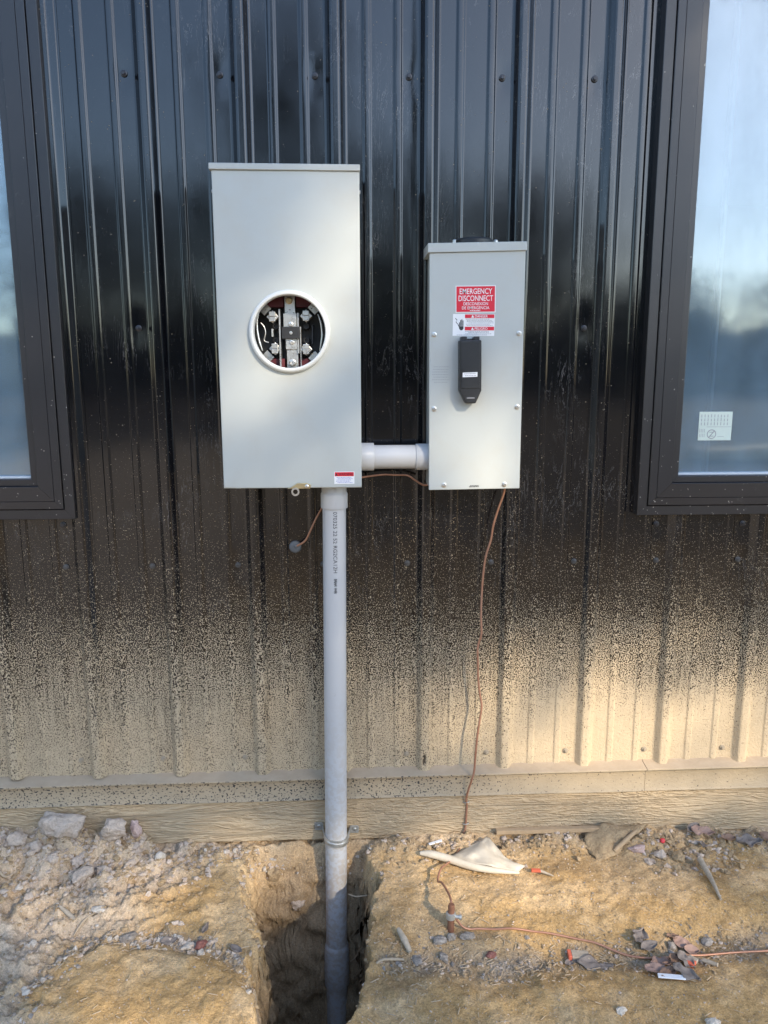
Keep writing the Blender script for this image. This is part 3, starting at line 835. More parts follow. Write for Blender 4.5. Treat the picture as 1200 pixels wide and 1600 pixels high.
mb = MB().lathe((HC[0], -.147, HC[1]), (0, -1, 0), [(.0845, -.012), (.0845, .010), (.0851, .0128), (.0866, .0140), (.0900, .0140), (.0932, .0122), (.0952, .0085), (.0962, .004), (.0964, -.0002)], 80, close=False)
build('ring', mb, MT['ringwhite'], meter, smooth=60)
# inside the opening
def SX(u): return -.3453 + (u - 582) * 2.19e-4
def SZ(v): return 1.2121 - (v - 625) * 2.152e-4
def sbox(u0, u1, v0, v1, y0, y1): return MB().box(SX(u0), SX(u1), y0, y1, SZ(v1), SZ(v0))
build('socket_base', sbox(60, 1110, 60, 1190, -.060, -.040), MT['black_plastic'], meter)
for u0, u1, v0, v1 in ((340, 520, 120, 352), (655, 830, 120, 352), (360, 520, 922, 1140), (672, 860, 922, 1140)):
    build('insulator', sbox(u0, u1, v0, v1, -.094, -.060), MT['burgundy'], meter, bevel=.0015)
bar = build('neutral_bar', sbox(535, 648, 140, 425, -.104, -.094), MT['alu'], meter, bevel=.0008)
build('neutral_bar', sbox(520, 662, 426, 580, -.108, -.096), MT['alu'], meter, bevel=.0008)
build('neutral_bar', sbox(540, 668, 700, 820, -.108, -.096), MT['alu'], meter, bevel=.0008)
build('neutral_bar', sbox(548, 672, 821, 1110, -.104, -.094), MT['alu'], meter, bevel=.0008)
blk = build('centre_block', sbox(500, 695, 572, 705, -.116, -.090), MT['black_plastic'], meter, bevel=.001)
for u, v, r, m_ in ((585, 285, .0085, 'brass'), (600, 545, .0060, 'alu'), (608, 740, .0060, 'alu'), (608, 970, .0085, 'alu')):
    mb = MB().lathe((SX(u), -.103, SZ(v)), (0, -1, 0), [(r, 0), (r, .006), (r * .8, .0095), (r * .35, .0098), (r * .3, .0075)], 18)
    build('bolt', mb, MT[m_], meter, smooth=40)
mb = MB().lathe((SX(602), -.115, SZ(640)), (0, -1, 0), [(.0038, 0), (.0038, .002), (.0015, .0022)], 14)
build('bolt', mb, MT['alu'], meter, smooth=40)
for u0, u1, v0, v1 in ((470, 486, 380, 1060), (700, 710, 570, 1060), (672, 688, 420, 865)):
    build('contact_fin', sbox(u0, u1, v0, v1, -.110, -.075), MT['alu'], meter)
for u, v, sx, sz in ((400, 462, -1, 1), (770, 452, 1, 1), (420, 812, -1, -1), (765, 820, 1, -1)):
    cx, cz = SX(u), SZ(v)
    d = .0155
    mb = MB().prism([(cx, cz - d), (cx + d, cz), (cx, cz + d), (cx - d, cz)], -.106, -.070)
    jaw = build('jaw', mb, MT['alu'], meter, bevel=.0012)
    for q in (-1, 1):
        mb = MB().box(cx - .0075, cx + .0075, -.117, -.106, cz + q * .0062 - .0056, cz + q * .0062 + .0056)
        build('jaw_clip', mb, MT['alu'], jaw, bevel=.001)
    # broad strap running out to the corner
    ex, ez = cx + sx * .060, cz + sz * .060
    nx_, nz_ = sz * .0112 * (1 if sx * sz > 0 else -1), 0
    px_, pz_ = (-sz * .0085, sx * .0085)
    pl = [(cx + sx * .012 + px_, cz + sz * .012 + pz_), (cx + sx * .012 - px_, cz + sz * .012 - pz_), (ex - px_, ez - pz_), (ex + px_, ez + pz_)]
    area = sum(pl[i][0] * pl[(i + 1) % 4][1] - pl[(i + 1) % 4][0] * pl[i][1] for i in range(4))
    if area < 0: pl.reverse()
    build('terminal_strap', MB().prism(pl, -.098, -.088), MT['alu'], meter, bevel=.0008)
for u in (425, 765):
    for v in (558, 718):
        mb = MB().lathe((SX(u), -.060, SZ(v)), (0, -1, 0), [(.0085, 0), (.0085, .030), (.0065, .032), (.0050, .032), (.0048, .026)], 16)
        build('lug_post', mb, MT['black_plastic'], meter, smooth=40)
for sg, us in ((-1, [(246, 425), (222, 520), (228, 650), (250, 760), (276, 835)]), (1, [(898, 430), (930, 520), (944, 640), (934, 740), (915, 838)])):
    mb = MB().tube([(SX(u), -.100, SZ(v)) for u, v in us], [.0012, .0030, .0034, .0034, .0018], 10)
    build('glint_tube', mb, MT['alu'], meter, smooth=60)  # curved glints in the dark opening, shaped as bright tubes
mb = MB().tube([(SX(u), -.095, SZ(v)) for u, v in ((262, 525), (300, 570), (312, 640), (296, 720), (345, 742))], .0016, 8)
build('spring_clip', mb, MT['alu'], meter, smooth=60)
build('lug_cover', sbox(378, 400, 590, 680, -.098, -.060), MT['alu'], meter, bevel=.001)
build('side_barrier', sbox(825, 840, 540, 760, -.095, -.060), MT['black_plastic'], meter)
# latch at the foot of the cover
lat = build('latch', MB().prism([(-.3560, .8335), (-.3000, .8335), (-.2985, .8440), (-.3080, .8475), (-.3310, .8475), (-.3450, .8385)], -.1525, -.1472), MT['brass'], meter, bevel=.0012)
mb = MB()
for s in range(20):
    a0, a1 = 2 * math.pi * s / 20, 2 * math.pi * (s + 1) / 20
    q = [(-.3360 + r * math.cos(a), y, .8262 + r * 1.05 * math.sin(a)) for y in (-.1545, -.1515) for r, a in ((.0058, a0), (.0100, a0), (.0100, a1), (.0058, a1))]
    mb.add(q, [(0, 1, 2, 3), (7, 6, 5, 4), (1, 5, 6, 2), (0, 3, 7, 4)])
build('hasp_eye', mb, MT['zinc'], lat)
mb = MB().lathe((-.3075, -.1522, .8395), (0, -1, 0), [(.0048, 0), (.0048, .002), (.003, .0032)], 14)
build('rivet', mb, MT['zinc'], lat, smooth=40)
# warning label
wl_ = flat('warning_label', -.2405, -.1908, .8440, .8745, -.1471, MT['white'], meter)
wl_['label'] = 'white label with a red band reading WARNING'
flat('red_band', -.2390, -.1922, .8632, .8732, -.14755, MT['red'], wl_)
text('lettering', 'WARNING', -.2120, .8682, -.1482, .0066, MT['ink'], wl_, width=.036, bold=.004)
mb = MB(); mb.add([(-.2378, -.1482, .8648), (-.2318, -.1482, .8648), (-.2348, -.1482, .8718)], [(0, 1, 2)])
build('warning_triangle', mb, MT['ink'], wl_)
fine_print('fine_print', -.2370, -.1945, .8600, 5, .0031, -.1478, simple('blue_fine_print', (0.20, 0.22, 0.50), 0.6), wl_, h=.0012)

# ------------------------------------------------------------------ disconnect box
DX0, DX1, DZ0, DZ1 = -.0050, .2222, .8255, 1.3960
disc = thing('disconnect_box', (.108, -.019, .8255), 'narrower grey disconnect box with red emergency sign and black handle cover', 'electrical box')
mb = MB(); mb.box(DX0 + .003, DX1 - .003, -.122, -.019, DZ0 + .002, DZ1 + .006)
build('enclosure', mb, MT['grey'], disc, bevel=.0015)
mb = MB(); mb.prism([(DX0, DZ0 - .001), (DX1 + .001, DZ0 + .0015), (DX1 - .001, DZ1 + .003), (DX0 - .003, DZ1 - .004)], -.132, -.1215)
build('cover', mb, MT['grey'], disc, bevel=.0015)
mb = MB(); mb.add([(-.0125, -.1365, 1.3925), (.2235, -.1365, 1.3985), (.2235, -.019, 1.3985), (-.0125, -.019, 1.3925), (-.0125, -.1365, 1.4140), (.2235, -.1365, 1.4190), (.2235, -.019, 1.4230), (-.0125, -.019, 1.4180)],
                  [(0, 3, 2, 1), (4, 5, 6, 7), (0, 1, 5, 4), (1, 2, 6, 5), (2, 3, 7, 6), (3, 0, 4, 7)])
build('lid', mb, MT['grey'], disc, bevel=.0014)
mb = MB().lathe((.106, -.070, 1.4165), (0, 0, 1), [(.048, 0), (.048, .012), (.044, .016), (.020, .018), (.001, .018)], 32)
hub = build('hub_plate', mb, MT['black_plastic'], disc, smooth=40)
for xx in (.058, .158):
    mb = MB().lathe((xx, -.078, 1.4180), (0, 0, 1), [(.0085, 0), (.0085, .004), (.0062, .0045), (.0062, .011), (.004, .0135)], 14)
    build('hub_bolt', mb, MT['zinc'], disc, smooth=40)
def box_screw(x, z, parent):
    mb = MB().lathe((x, -.1318, z), (0, -1, 0), [(.0062, 0), (.0062, .0011), (.0046, .0016)], 16)
    mb.lathe((x, -.1318, z), (0, -1, 0), [(.0042, .001), (.0042, .0046), (.0034, .0054), (.0016, .0054), (.0014, .0036)], 6)
    build('cover_screw', mb, MT['zinc'], parent, smooth=35)
for x, z in ((.0045, 1.2035), (.2105, 1.2065), (.0060, 1.0258), (.2112, 1.0297), (.0331, .8368), (.1845, .8372)): box_screw(x, z, disc)
# emergency sign
sg = flat('emergency_sign', .0556, .1522, 1.2548, 1.3176, -.1322, MT['white'], disc, skew=-.0008, dz=.0012)
sg['label'] = 'red sign reading EMERGENCY DISCONNECT'
flat('red_field', .0576, .1502, 1.2566, 1.3158, -.1326, MT['red'], sg, skew=-.0008, dz=.0012)
for s, cz, h, w in (('EMERGENCY', 1.3050, .0130, .078), ('DISCONNECT', 1.2888, .0130, .083), ('DESCONEXION', 1.2760, .0070, .059), ('DE EMERGENCIA', 1.2665, .0070, .066)):
    text('lettering', s, .1038, cz, -.1332, h, MT['white'], sg, width=w, bold=.004, rot=.012)
fine_print('fine_print', .088, .119, 1.2598, 1, .003, -.1332, MT['white'], sg, h=.0016, slope=.012)
dg_ = flat('danger_label', .0490, .1503, 1.2010, 1.2522, -.1322, MT['white'], disc, skew=.0008, dz=-.0005)
dg_['label'] = 'white danger label with a black hand symbol and red bands'
for zc, s in ((1.2468, 'DANGER'), (1.2180, 'PELIGRO')):
    flat('red_band', .0785, .1496, zc - .0043, zc + .0043, -.1326, MT['red'], dg_)
    text('lettering', s, .1180, zc, -.1332, .0060, MT['white'], dg_, width=.031, bold=.004)
    mb = MB(); mb.add([(.0935, -.1332, zc - .0032), (.1005, -.1332, zc - .0032), (.0970, -.1332, zc + .0034)], [(0, 1, 2)])
    build('warning_triangle', mb, MT['white'], dg_)
fine_print('fine_print', .0795, .1485, 1.2402, 6, .0030, -.1328, MT['inkgrey'], dg_, h=.0012)
fine_print('fine_print', .0795, .1485, 1.2115, 3, .0030, -.1328, MT['inkgrey'], dg_, h=.0012)
fine_print('fine_print', .0510, .1480, 1.2030, 1, .0030, -.1328, MT['inkgrey'], dg_, h=.0010)
mb = MB()       # hand: palm, wrist and fingers, with a bolt on the left
def poly(pts): 
    mb.add([(x, -.1329, z) for x, z in pts], [tuple(range(len(pts)))])
poly([(.0650, 1.2175), (.0680, 1.2140), (.0720, 1.2140), (.0752, 1.2175), (.0752, 1.2235), (.0640, 1.2235)])
for fx, fz in ((.0644, 1.2325), (.0672, 1.2380), (.0701, 1.2395), (.0730, 1.2370)):
    poly([(fx, 1.2240), (fx + .0020, 1.2240), (fx + .0020, fz), (fx, fz)])
poly([(.0612, 1.2270), (.0628, 1.2282), (.0650, 1.2235), (.0640, 1.2215)])
zz = [(.0545, 1.2420), (.0588, 1.2375), (.0562, 1.2330), (.0610, 1.2275)]
for (xa, za), (xb, zb) in zip(zz[:-1], zz[1:]):
    poly([(xa, za), (xa + .0012, za + .0009), (xb + .0012, zb + .0009), (xb, zb)])
build('hand_symbol', mb, MT['ink'], dg_)
fine_print('printed_notice', .0005, .0425, 1.1275, 7, .0062, -.1323, MT['inkgrey'], disc, h=.0012)
# black handle cover
hc = build('handle_cover', MB().prism([(.0642, 1.0705), (.0805, 1.0400), (.1035, 1.0400), (.1172, 1.0710), (.1150, 1.1900), (.0625, 1.1895)], -.1640, -.1322), MT['black_plastic'], disc, bevel=.0030, seg=3)
build('raised_panel', MB().prism([(.0690, 1.0760), (.1125, 1.0765), (.1110, 1.1850), (.0665, 1.1848)], -.1655, -.1640), MT['black_plastic'], hc, bevel=.0008)
for xa in (.0668, .0970):
    build('hinge_lug', MB().prism([(xa, 1.1880), (xa + .0145, 1.1882), (xa + .0145, 1.1985), (xa, 1.1983)], -.1560, -.1322), MT['black_plastic'], hc, bevel=.0018)
build('hinge_pin', MB().box(.0815, .0970, -.1480, -.1420, 1.1900, 1.1935), MT['black_plastic'], hc)
build('pull_slot', MB().prism([(.0815, 1.0520), (.1005, 1.0522), (.1002, 1.0545), (.0818, 1.0543)], -.1648, -.1640), MT['inkgrey'], hc)
ws_ = flat('white_sticker', .0705, .1060, 1.1025, 1.1135, -.1656, MT['white'], hc, skew=0, dz=.0012)
fine_print('sticker_print', .0730, .1040, 1.1105, 2, .0046, -.1661, MT['inkgrey'], hc, h=.0013, slope=.03)
fine_print('embossed_mark', .0950, .1215, .8345, 2, .0026, -.1323, MT['ink'], disc, h=.0020, slope=.02)

# ------------------------------------------------------------------ conduits
def pipe_axis(z): return (-.2435 - (.80 - z) * .0082, -.072)
riser = thing('conduit_riser', (-.2575, -.072, -1.0), 'grey plastic conduit running from the meter box down into the trench', 'conduit')
def pipe_part(name, za, zb, prof, smooth=50, seg=48):
    a = Vector((*pipe_axis(za), za)); b = Vector((*pipe_axis(zb), zb))
    mb = MB().lathe(a, b - a, prof, seg)
    return build(name, mb, MT['pvc'], riser, smooth=smooth)
L1 = .80 + .50
pipe_part('pipe', -.50, .800, [(.0302, 0), (.0302, L1)])
pipe_part('lower_pipe', -1.05, -.61, [(.0302, 0), (.0302, .44)])
pipe_part('top_fitting', .7715, .836, [(.0300, 0), (.0340, .0004), (.0346, .002), (.0346, .036), (.0338, .0385), (.0322, .041), (.0318, .0645)])
pipe_part('coupling', -.628, -.500, [(.0302, -.004), (.0345, -.002), (.0355, .002), (.0355, .060), (.0352, .108), (.0342, .118), (.0320, .128), (.0302, .131)])
# printed line down the pipe, wrapped round its surface
v, f = text_geo('070325 22 52 RG2CA12H', .0098, .160, 0.0)
mb = MB(); vv = []
for a, b, _ in v:
    zc = .7655 - a; ax, ay = pipe_axis(zc); th = (b - .0049 + .003) / .0302
    vv.append((ax + .03072 * math.sin(th), ay - .03072 * math.cos(th), zc))
mb.add(vv, f)
build('printed_code', mb, MT['ink'], riser)
mb = MB(); rr = random.Random(4)
for i in range(26):
    a = .176 + i * .00135 + (.004 if i > 14 else 0); b0 = -.0046 + rr.uniform(0, .003); b1 = .0046 - rr.uniform(0, .003)
    q = []
    for aa, bb in ((a, b0), (a + .0009, b0), (a + .0009, b1), (a, b1)):
        zc = .7655 - aa; ax, ay = pipe_axis(zc); th = (bb + .003) / .0302
        q.append((ax + .03072 * math.sin(th), ay - .03072 * math.cos(th), zc))
    mb.add(q, [(0, 1, 2, 3)])
build('printed_bars', mb, MT['ink'], riser)

nip = thing('conduit_nipple', (-.088, -.080, .872), 'short grey plastic conduit joining the two grey boxes', 'conduit')
ny, nz = -.080, .9030
build('pipe', MB().lathe((-.150, ny, nz), (1, 0, 0), [(.0300, 0), (.0300, .130)], 48), MT['pvc'], nip, smooth=50)
build('connector', MB().lathe((-.1760, ny, nz + .0006), (1, 0, 0), [(.0352, 0), (.0352, .0335), (.0338, .0352), (.0300, .0354)], 48), MT['pvc'], nip, smooth=50)
build('connector', MB().lathe((-.0350, ny, nz - .0004), (1, 0, 0), [(.0300, 0), (.0326, .0002), (.0334, .0020), (.0334, .0330)], 48), MT['pvc'], nip, smooth=50)

# strap round the riser
strap = thing('pipe_strap', (-.2505, -.0225, -.165), 'two-eared galvanised strap holding the conduit to the tan skirt board', 'pipe strap')
sx_, sy_ = pipe_axis(-.166)
def strap_path(r):
    pts = [(sx_ - .060, -.0245), (sx_ - .040, -.0245)]
    for i in range(15):
        a = math.pi + math.pi * i / 14
        pts.append((sx_ + r * math.cos(a), sy_ + r * math.sin(a)))
    pts += [(sx_ + .040, -.0245), (sx_ + .062, -.0245)]
    return pts
mb = MB(); po, pi_ = strap_path(.0335), strap_path(.0312)
rows_ = []
for (xo, yo), (xi, yi) in zip(po, pi_):
    if yo == yi: yi = yo + .0020
    dz_ = -.006 * (xo - sx_) / .06
    rows_.append([(xo, yo, -.176 + dz_), (xo, yo, -.1715 + dz_), (xo, yo - .0016, -.170 + dz_), (xo, yo - .0016, -.164 + dz_), (xo, yo, -.1625 + dz_), (xo, yo, -.156 + dz_), (xi, yi, -.156 + dz_), (xi, yi, -.176 + dz_)])
nn = 8
mb.add([p for r in rows_ for p in r], [(i * nn + j, (i + 1) * nn + j, (i + 1) * nn + (j + 1) % nn, i * nn + (j + 1) % nn) for i in range(len(rows_) - 1) for j in range(nn)])
mb.add([], [])
build('band', mb, MT['galv'], strap, smooth=40)
for sgn, dz_ in ((-1, .006), (1, -.006)):
    cx = sx_ + sgn * .051
    pl = [(cx - .011, -.176 + dz_), (cx + .011, -.176 + dz_), (cx + .013, -.172 + dz_), (cx + .013, -.158 + dz_), (cx + .010, -.153 + dz_), (cx - .011, -.153 + dz_)]
    build('ear', MB().prism(pl, -.0275, -.0248), MT['galv'], strap, bevel=.0008)
    build('ear_screw', MB().lathe((cx + .001, -.0273, -.164 + dz_), (0, -1, 0), [(.0055, 0), (.0050, .002), (.0030, .0030)], 14), MT['zinc'], strap, smooth=40)

# ------------------------------------------------------------------ copper wires, plug, ground rod
plug = thing('wall_plug', (-.3515, -.003, .6530), 'round grey sealant plug in the siding with a copper wire through it', 'wall plug')
mb = MB().lathe((-.3515, -.002, .6540), (0, -1, 0), [(.0165, 0), (.0168, .003), (.0158, .0062), (.0120, .0085), (.006, .0095), (.001, .0096)], 28)
build('plug', mb, MT['rubber'], plug, smooth=50)
build('collar', MB().lathe((-.3505, -.006, .6560), (.25, -1, .3), [(.0060, 0), (.0052, .006), (.0030, .009)], 14), MT['rubber'], plug, smooth=50)
def wire(pts, label, base, r=.0026, name='copper_wire'):
    mb = MB().tube(pts, r, 10, 8)
    return tag(build_origin(name, mb, MT['copper'], base, smooth=70), label, 'wire')
wire([(-.2700, -.055, .7800), (-.2800, -.040, .7600), (-.2960, -.032, .7300), (-.3100, -.030, .7000), (-.3230, -.024, .6750), (-.3400, -.016, .6620), (-.3490, -.010, .6570)],
     'short copper wire curving from the wall plug up to the conduit top', (-.349, -.01, .657))
wire([(-.180, -.055, .8460), (-.1550, -.050, .8495), (-.1142, -.048, .8535), (-.0850, -.050, .8525), (-.0540, -.052, .8515), (-.0350, -.052, .8400), (-.0180, -.050, .8285), (-.0060, -.050, .8255), (.004, -.05, .829)],
     'short copper wire running between the two grey boxes below their joining conduit', (-.09, -.05, .825))
gw = [(.2010, -.060, .8350), (.1985, -.055, .8050), (.1860, -.048, .7620), (.1755, -.044, .7150), (.1690, -.042, .6750), (.1590, -.040, .6320), (.1530, -.038, .5800), (.1490, -.040, .5226), (.1478, -.046, .4650), (.1490, -.050, .4180), (.1420, -.050, .3920), (.1385, -.050, .3700), (.1410, -.048, .3300), (.1450, -.046, .2852), (.1475, -.046, .2450), (.1530, -.048, .2101), (.1500, -.050, .1720), (.1440, -.052, .1343), (.1410, -.052, .0750), (.1375, -.052, .0186), (.1310, -.053, -.0100), (.1240, -.042, -.0450), (.1190, -.032, -.0790), (.1205, -.026, -.1050), (.1215, -.026, -.1390), (.1190, -.028, -.1700), (.1130, -.036, -.1930), (.1050, -.055, -.2040)]
gw = [(x + random.uniform(-.0016, .0016), y + random.uniform(-.0014, .0014), z) for x, y, z in gw]
g1 = gz(.090, -.09) + .004
gw += [(.0900, -.090, g1), (.0700, -.130, gz(.07, -.13) + .008), (.0480, -.170, gz(.048, -.17) + .022), (.0270, -.210, gz(.027, -.21) + .030), (.0150, -.250, -.178), (.0220, -.285, -.160), (.0310, -.335, -.150), (.0335, -.372, -.143), (.0338, -.388, -.156)]
wire(gw, 'long wavy copper wire hanging from the disconnect box down to the ground rod', (.1134, -.036, -.193), r=.0029)
rod = thing('ground_rod', (.0305, -.388, gz(.0305, -.388)), 'stub of rusty copper ground rod standing in the dirt with a clamp', 'ground rod')
rz = gz(.0305, -.388)
build('rod', MB().lathe((.0305, -.388, rz - .06), (.02, .01, 1), [(.0082, 0), (.0082, .125), (.0066, .1305)], 24), MT['rod'], rod, smooth=50)
cl = build('clamp', MB().lathe((.0315, -.388, rz + .034), (.02, .01, 1), [(.0095, 0), (.0118, .001), (.0118, .014), (.0095, .015)], 20), MT['galv'], rod, smooth=50)
build('clamp_bolt', MB().lathe((.036, -.390, rz + .041), (1, -.25, 0), [(.0045, 0), (.0045, .016), (.0062, .0162), (.0062, .021), (.004, .0225)], 10), MT['galv'], cl, smooth=40)
gpts = [(.0400, -.392, rz + .040), (.0470, -.392, rz + .030), (.0600, -.393, rz + .014)]
for x, y in ((.0760, -.393), (.0980, -.392), (.1350, -.395), (.1786, -.402), (.2250, -.408), (.2700, -.416), (.3264, -.428), (.3700, -.440), (.4087, -.457), (.4350, -.470), (.4650, -.482), (.5100, -.488), (.5600, -.489), (.6085, -.489), (.6800, -.488), (.7606, -.486), (.85, -.483), (1.0, -.480), (1.25, -.47)):
    gpts.append((x, y, max(gz(x, y), gz(x, y - .02), gz(x, y + .02)) + .0035))
wire(gpts, 'copper wire lying across the dirt from the ground rod to the right edge', (.06, -.393, rz), r=.0027)
# staples holding the wire to the skirt board
for z, x, lab in ((-.0935, .1200, 'upper of two small wire staples on the tan skirt board'), (-.1610, .1200, 'lower of two small wire staples on the tan skirt board')):
    mb = MB().tube([(x - .0080, -.0215, z - .001), (x - .0080, -.0275, z - .001), (x - .0030, -.0305, z), (x + .0030, -.0305, z + .001), (x + .0080, -.0275, z + .0015), (x + .0080, -.0215, z + .0015)], .0013, 8, 3)
    tag(build_origin('wire_staple', mb, MT['galv'], (x, -.0225, z), smooth=60), lab, 'staple', 'staples on the ground wire')

# ------------------------------------------------------------------ debris on the ground
def ico(sub=2):
    t = (1 + 5 ** .5) / 2
    v = [Vector(p).normalized() for p in ((-1, t, 0), (1, t, 0), (-1, -t, 0), (1, -t, 0), (0, -1, t), (0, 1, t), (0, -1, -t), (0, 1, -t), (t, 0, -1), (t, 0, 1), (-t, 0, -1), (-t, 0, 1))]
    f = [(0, 11, 5), (0, 5, 1), (0, 1, 7), (0, 7, 10), (0, 10, 11), (1, 5, 9), (5, 11, 4), (11, 10, 2), (10, 7, 6), (7, 1, 8), (3, 9, 4), (3, 4, 2), (3, 2, 6), (3, 6, 8), (3, 8, 9), (4, 9, 5), (2, 4, 11), (6, 2, 10), (8, 6, 7), (9, 8, 1)]
    for _ in range(sub):
        nf = []; c = {}
        def mid(a, b):
            k = (min(a, b), max(a, b))
            if k not in c: c[k] = len(v); v.append(((v[a] + v[b]) / 2).normalized())
            return c[k]
        for a, b, d in f:
            ab, bd, da = mid(a, b), mid(b, d), mid(d, a)
            nf += [(a, ab, da), (b, bd, ab), (d, da, bd), (ab, bd, da)]
        f = nf
    return np.array([tuple(p) for p in v]), f
ICO3 = ico(3); ICO0 = ico(0); ICO1 = ico(1)
def rock(name, x, y, dims, mat, label, seed, rot=0.0, sink=.3, rough=.34, cat='clod', group=None, lift=0.0, flatc=3):
    v, f = ICO3; v = v.copy()
    rr = np.random.default_rng(seed)
    for _ in range(flatc + 4):         # chop flat facets
        d = rr.normal(size=3); d /= np.linalg.norm(d); lim = rr.uniform(.55, .85)
        s = v @ d; v = v - np.outer(np.maximum(0, s - lim), d) * .85
    n = fbm(v[:, 0] * 1.6 + seed, v[:, 1] * 1.6, v[:, 2] * 1.6, seed, 4, .55)
    v = v * (1 + rough * n)[:, None]
    v = v * (np.array(dims) / 2)
    c, s = math.cos(rot), math.sin(rot)
    v = np.stack([v[:, 0] * c - v[:, 1] * s, v[:, 0] * s + v[:, 1] * c, v[:, 2]], 1)
    base = gz(x, y) + lift
    v[:, 2] += dims[2] * (.5 - sink)
    me = mesh_from(name, v.tolist(), f, 180)
    me.materials.append(MT[mat])
    o = bpy.data.objects.new(name, me); o.location = (x, y, base); COL.objects.link(o)
    return tag(o, label, cat, group)
G_CL = 'clods heaped against the wall'
rock('dirt_clod', -1.005, -.062, (.118, .07, .085), 'clod', 'largest pale clay clod, leaning on the skirt board at the left', 3, .1, .24, .34, 'clod', G_CL)
rock('dirt_clod', -.862, -.075, (.072, .055, .062), 'clod', 'pale clay clod left of the upright pinkish chunk by the skirt board', 5, .3, .25, .25, 'clod', G_CL)
rock('dirt_clod', -.812, -.048, (.030, .028, .058), 'clodpink', 'upright pinkish chunk standing against the skirt board', 8, .2, .15, .25, 'clod', G_CL, .004)
rock('dirt_clod', -.915, -.165, (.050, .080, .040), 'clod', 'elongated pale clod lying in front of the clods by the wall', 12, -.35, .3, .22, 'clod', G_CL)
rock('dirt_clod', -.868, -.150, (.042, .045, .034), 'clod', 'smaller pale clod just right of the elongated clod', 15, .7, .3, .28, 'clod', G_CL)
rock('dirt_clod', -1.075, -.075, (.045, .04, .036), 'clod', 'dark-shadowed clod just left of the largest clod', 17, .2, .3, .28, 'clod', G_CL)
rock('dirt_clod', -1.130, -.060, (.055, .04, .040), 'clod', 'clod second from the left edge against the skirt board', 18, .5, .3, .28, 'clod', G_CL)
rock('dirt_clod', -1.195, -.075, (.050, .045, .036), 'clod', 'clod at the far left edge against the skirt board', 21, .9, .3, .28, 'clod', G_CL)
rock('dirt_clod', -.955, -.100, (.034, .03, .030), 'clod', 'small clod below the right end of the largest clod', 24, .9, .3, .3, 'clod', G_CL)
rock('dirt_clod', -1.015, -.115, (.030, .028, .026), 'clod', 'small rounded clod below the middle of the largest clod', 25, .9, .3, .3, 'clod', G_CL)
rock('dirt_clod', -.430, -.045, (.050, .035, .040), 'earth', 'brown clod under the board edge left of the conduit', 27, .4, .2, .25, 'clod', G_CL, .012)
rock('dirt_clod', -.365, -.050, (.045, .035, .036), 'clod', 'pale clod under the board edge beside the conduit', 29, .1, .1, .25, 'clod', G_CL, .03)
rock('stone', -.735, -.098, (.036, .030, .030), 'stone', 'pale grey three-cornered stone on bare dirt left of the trench', 31, .5, .25, .12, 'stone')
rock('stone', -1.078, -.185, (.024, .020, .016), 'stone', 'white stone near the left edge below the clods', 33, .2, .2, .15, 'stone')
rock('stone', -.962, -.392, (.022, .026, .014), 'stone', 'cream oval stone lying low at the left edge', 35, .4, .2, .1, 'stone')
rock('stone', -.838, -.292, (.040, .024, .018), 'stone', 'bluish white stone at the tip of a pale twig', 37, -.2, .25, .22, 'stone')
rock('stone', -.735, -.378, (.050, .040, .026), 'stonegrey', 'grey brown lump on the rim behind the smooth mound', 38, .3, .3, .25, 'stone')
rock('stone', -.590, -.410, (.040, .022, .016), 'stone', 'whitish chip beside the maroon stone', 40, .5, .25, .2, 'stone')
rock('stone', -.560, -.415, (.034, .026, .024), 'stonered', 'maroon stone on the rim behind the smooth mound', 41, .3, .25, .2, 'stone')
rock('stone', .115, -.468, (.028, .020, .014), 'stonered', 'flat reddish brown stone between the ground rod and orange tipped stake', 43, .2, .25, .15, 'stone')
rock('stone', .0020, -.420, (.034, .028, .018), 'stonegrey', 'dark grey stone at the left foot of the ground rod', 45, .2, .2, .2, 'stone')
rock('stone', .0300, -.412, (.022, .020, .020), 'stonegrey', 'blue grey pebble touching the foot of the ground rod', 46, .2, .2, .2, 'stone')
rock('stone', .0090, -.458, (.022, .030, .020), 'stonegrey', 'dark forked stone in front of the ground rod', 47, .4, .2, .25, 'stone')
rock('stone', -.0530, -.462, (.026, .036, .016), 'stonegrey', 'dark square-edged stone left of the ground rod', 49, .35, .15, .12, 'stone')
rock('stone', .0700, -.412, (.040, .022, .016), 'stonegrey', 'dark flat stone under the wire right of the ground rod', 50, .1, .25, .2, 'stone')
rock('stone', .5480, -.452, (.030, .026, .018), 'stonegrey', 'slate coloured stone behind the wire among dry leaves', 52, .1, .2, .15, 'stone')
rock('stone', .6380, -.442, (.032, .026, .018), 'stonegrey', 'dark stone right of the leaf pile behind the wire', 53, .5, .2, .15, 'stone')
rock('stone', .3580, -.655, (.024, .020, .014), 'stone', 'lone pale pebble on smooth dirt near the bottom', 55, .3, .2, .2, 'stone')
rock('stone', .5350, -.690, (.034, .020, .012), 'stone', 'pale flat stone at the bottom edge near the right', 56, .1, .2, .2, 'stone')
rock('dirt_clod', .690, -.150, (.040, .034, .028), 'earth', 'crumbly clod in front of the pale stick by the right wall', 58, .3, .25, .3, 'clod', G_CL)
rock('dirt_clod', .650, -.128, (.036, .032, .026), 'clod', 'pale crumbly clod left of the stick by the right wall', 59, .3, .25, .3, 'clod', G_CL)
rock('dirt_clod', .590, -.110, (.050, .030, .024), 'clodpink', 'dusty grey clod below the half buried rag', 60, .1, .25, .3, 'clod', G_CL)

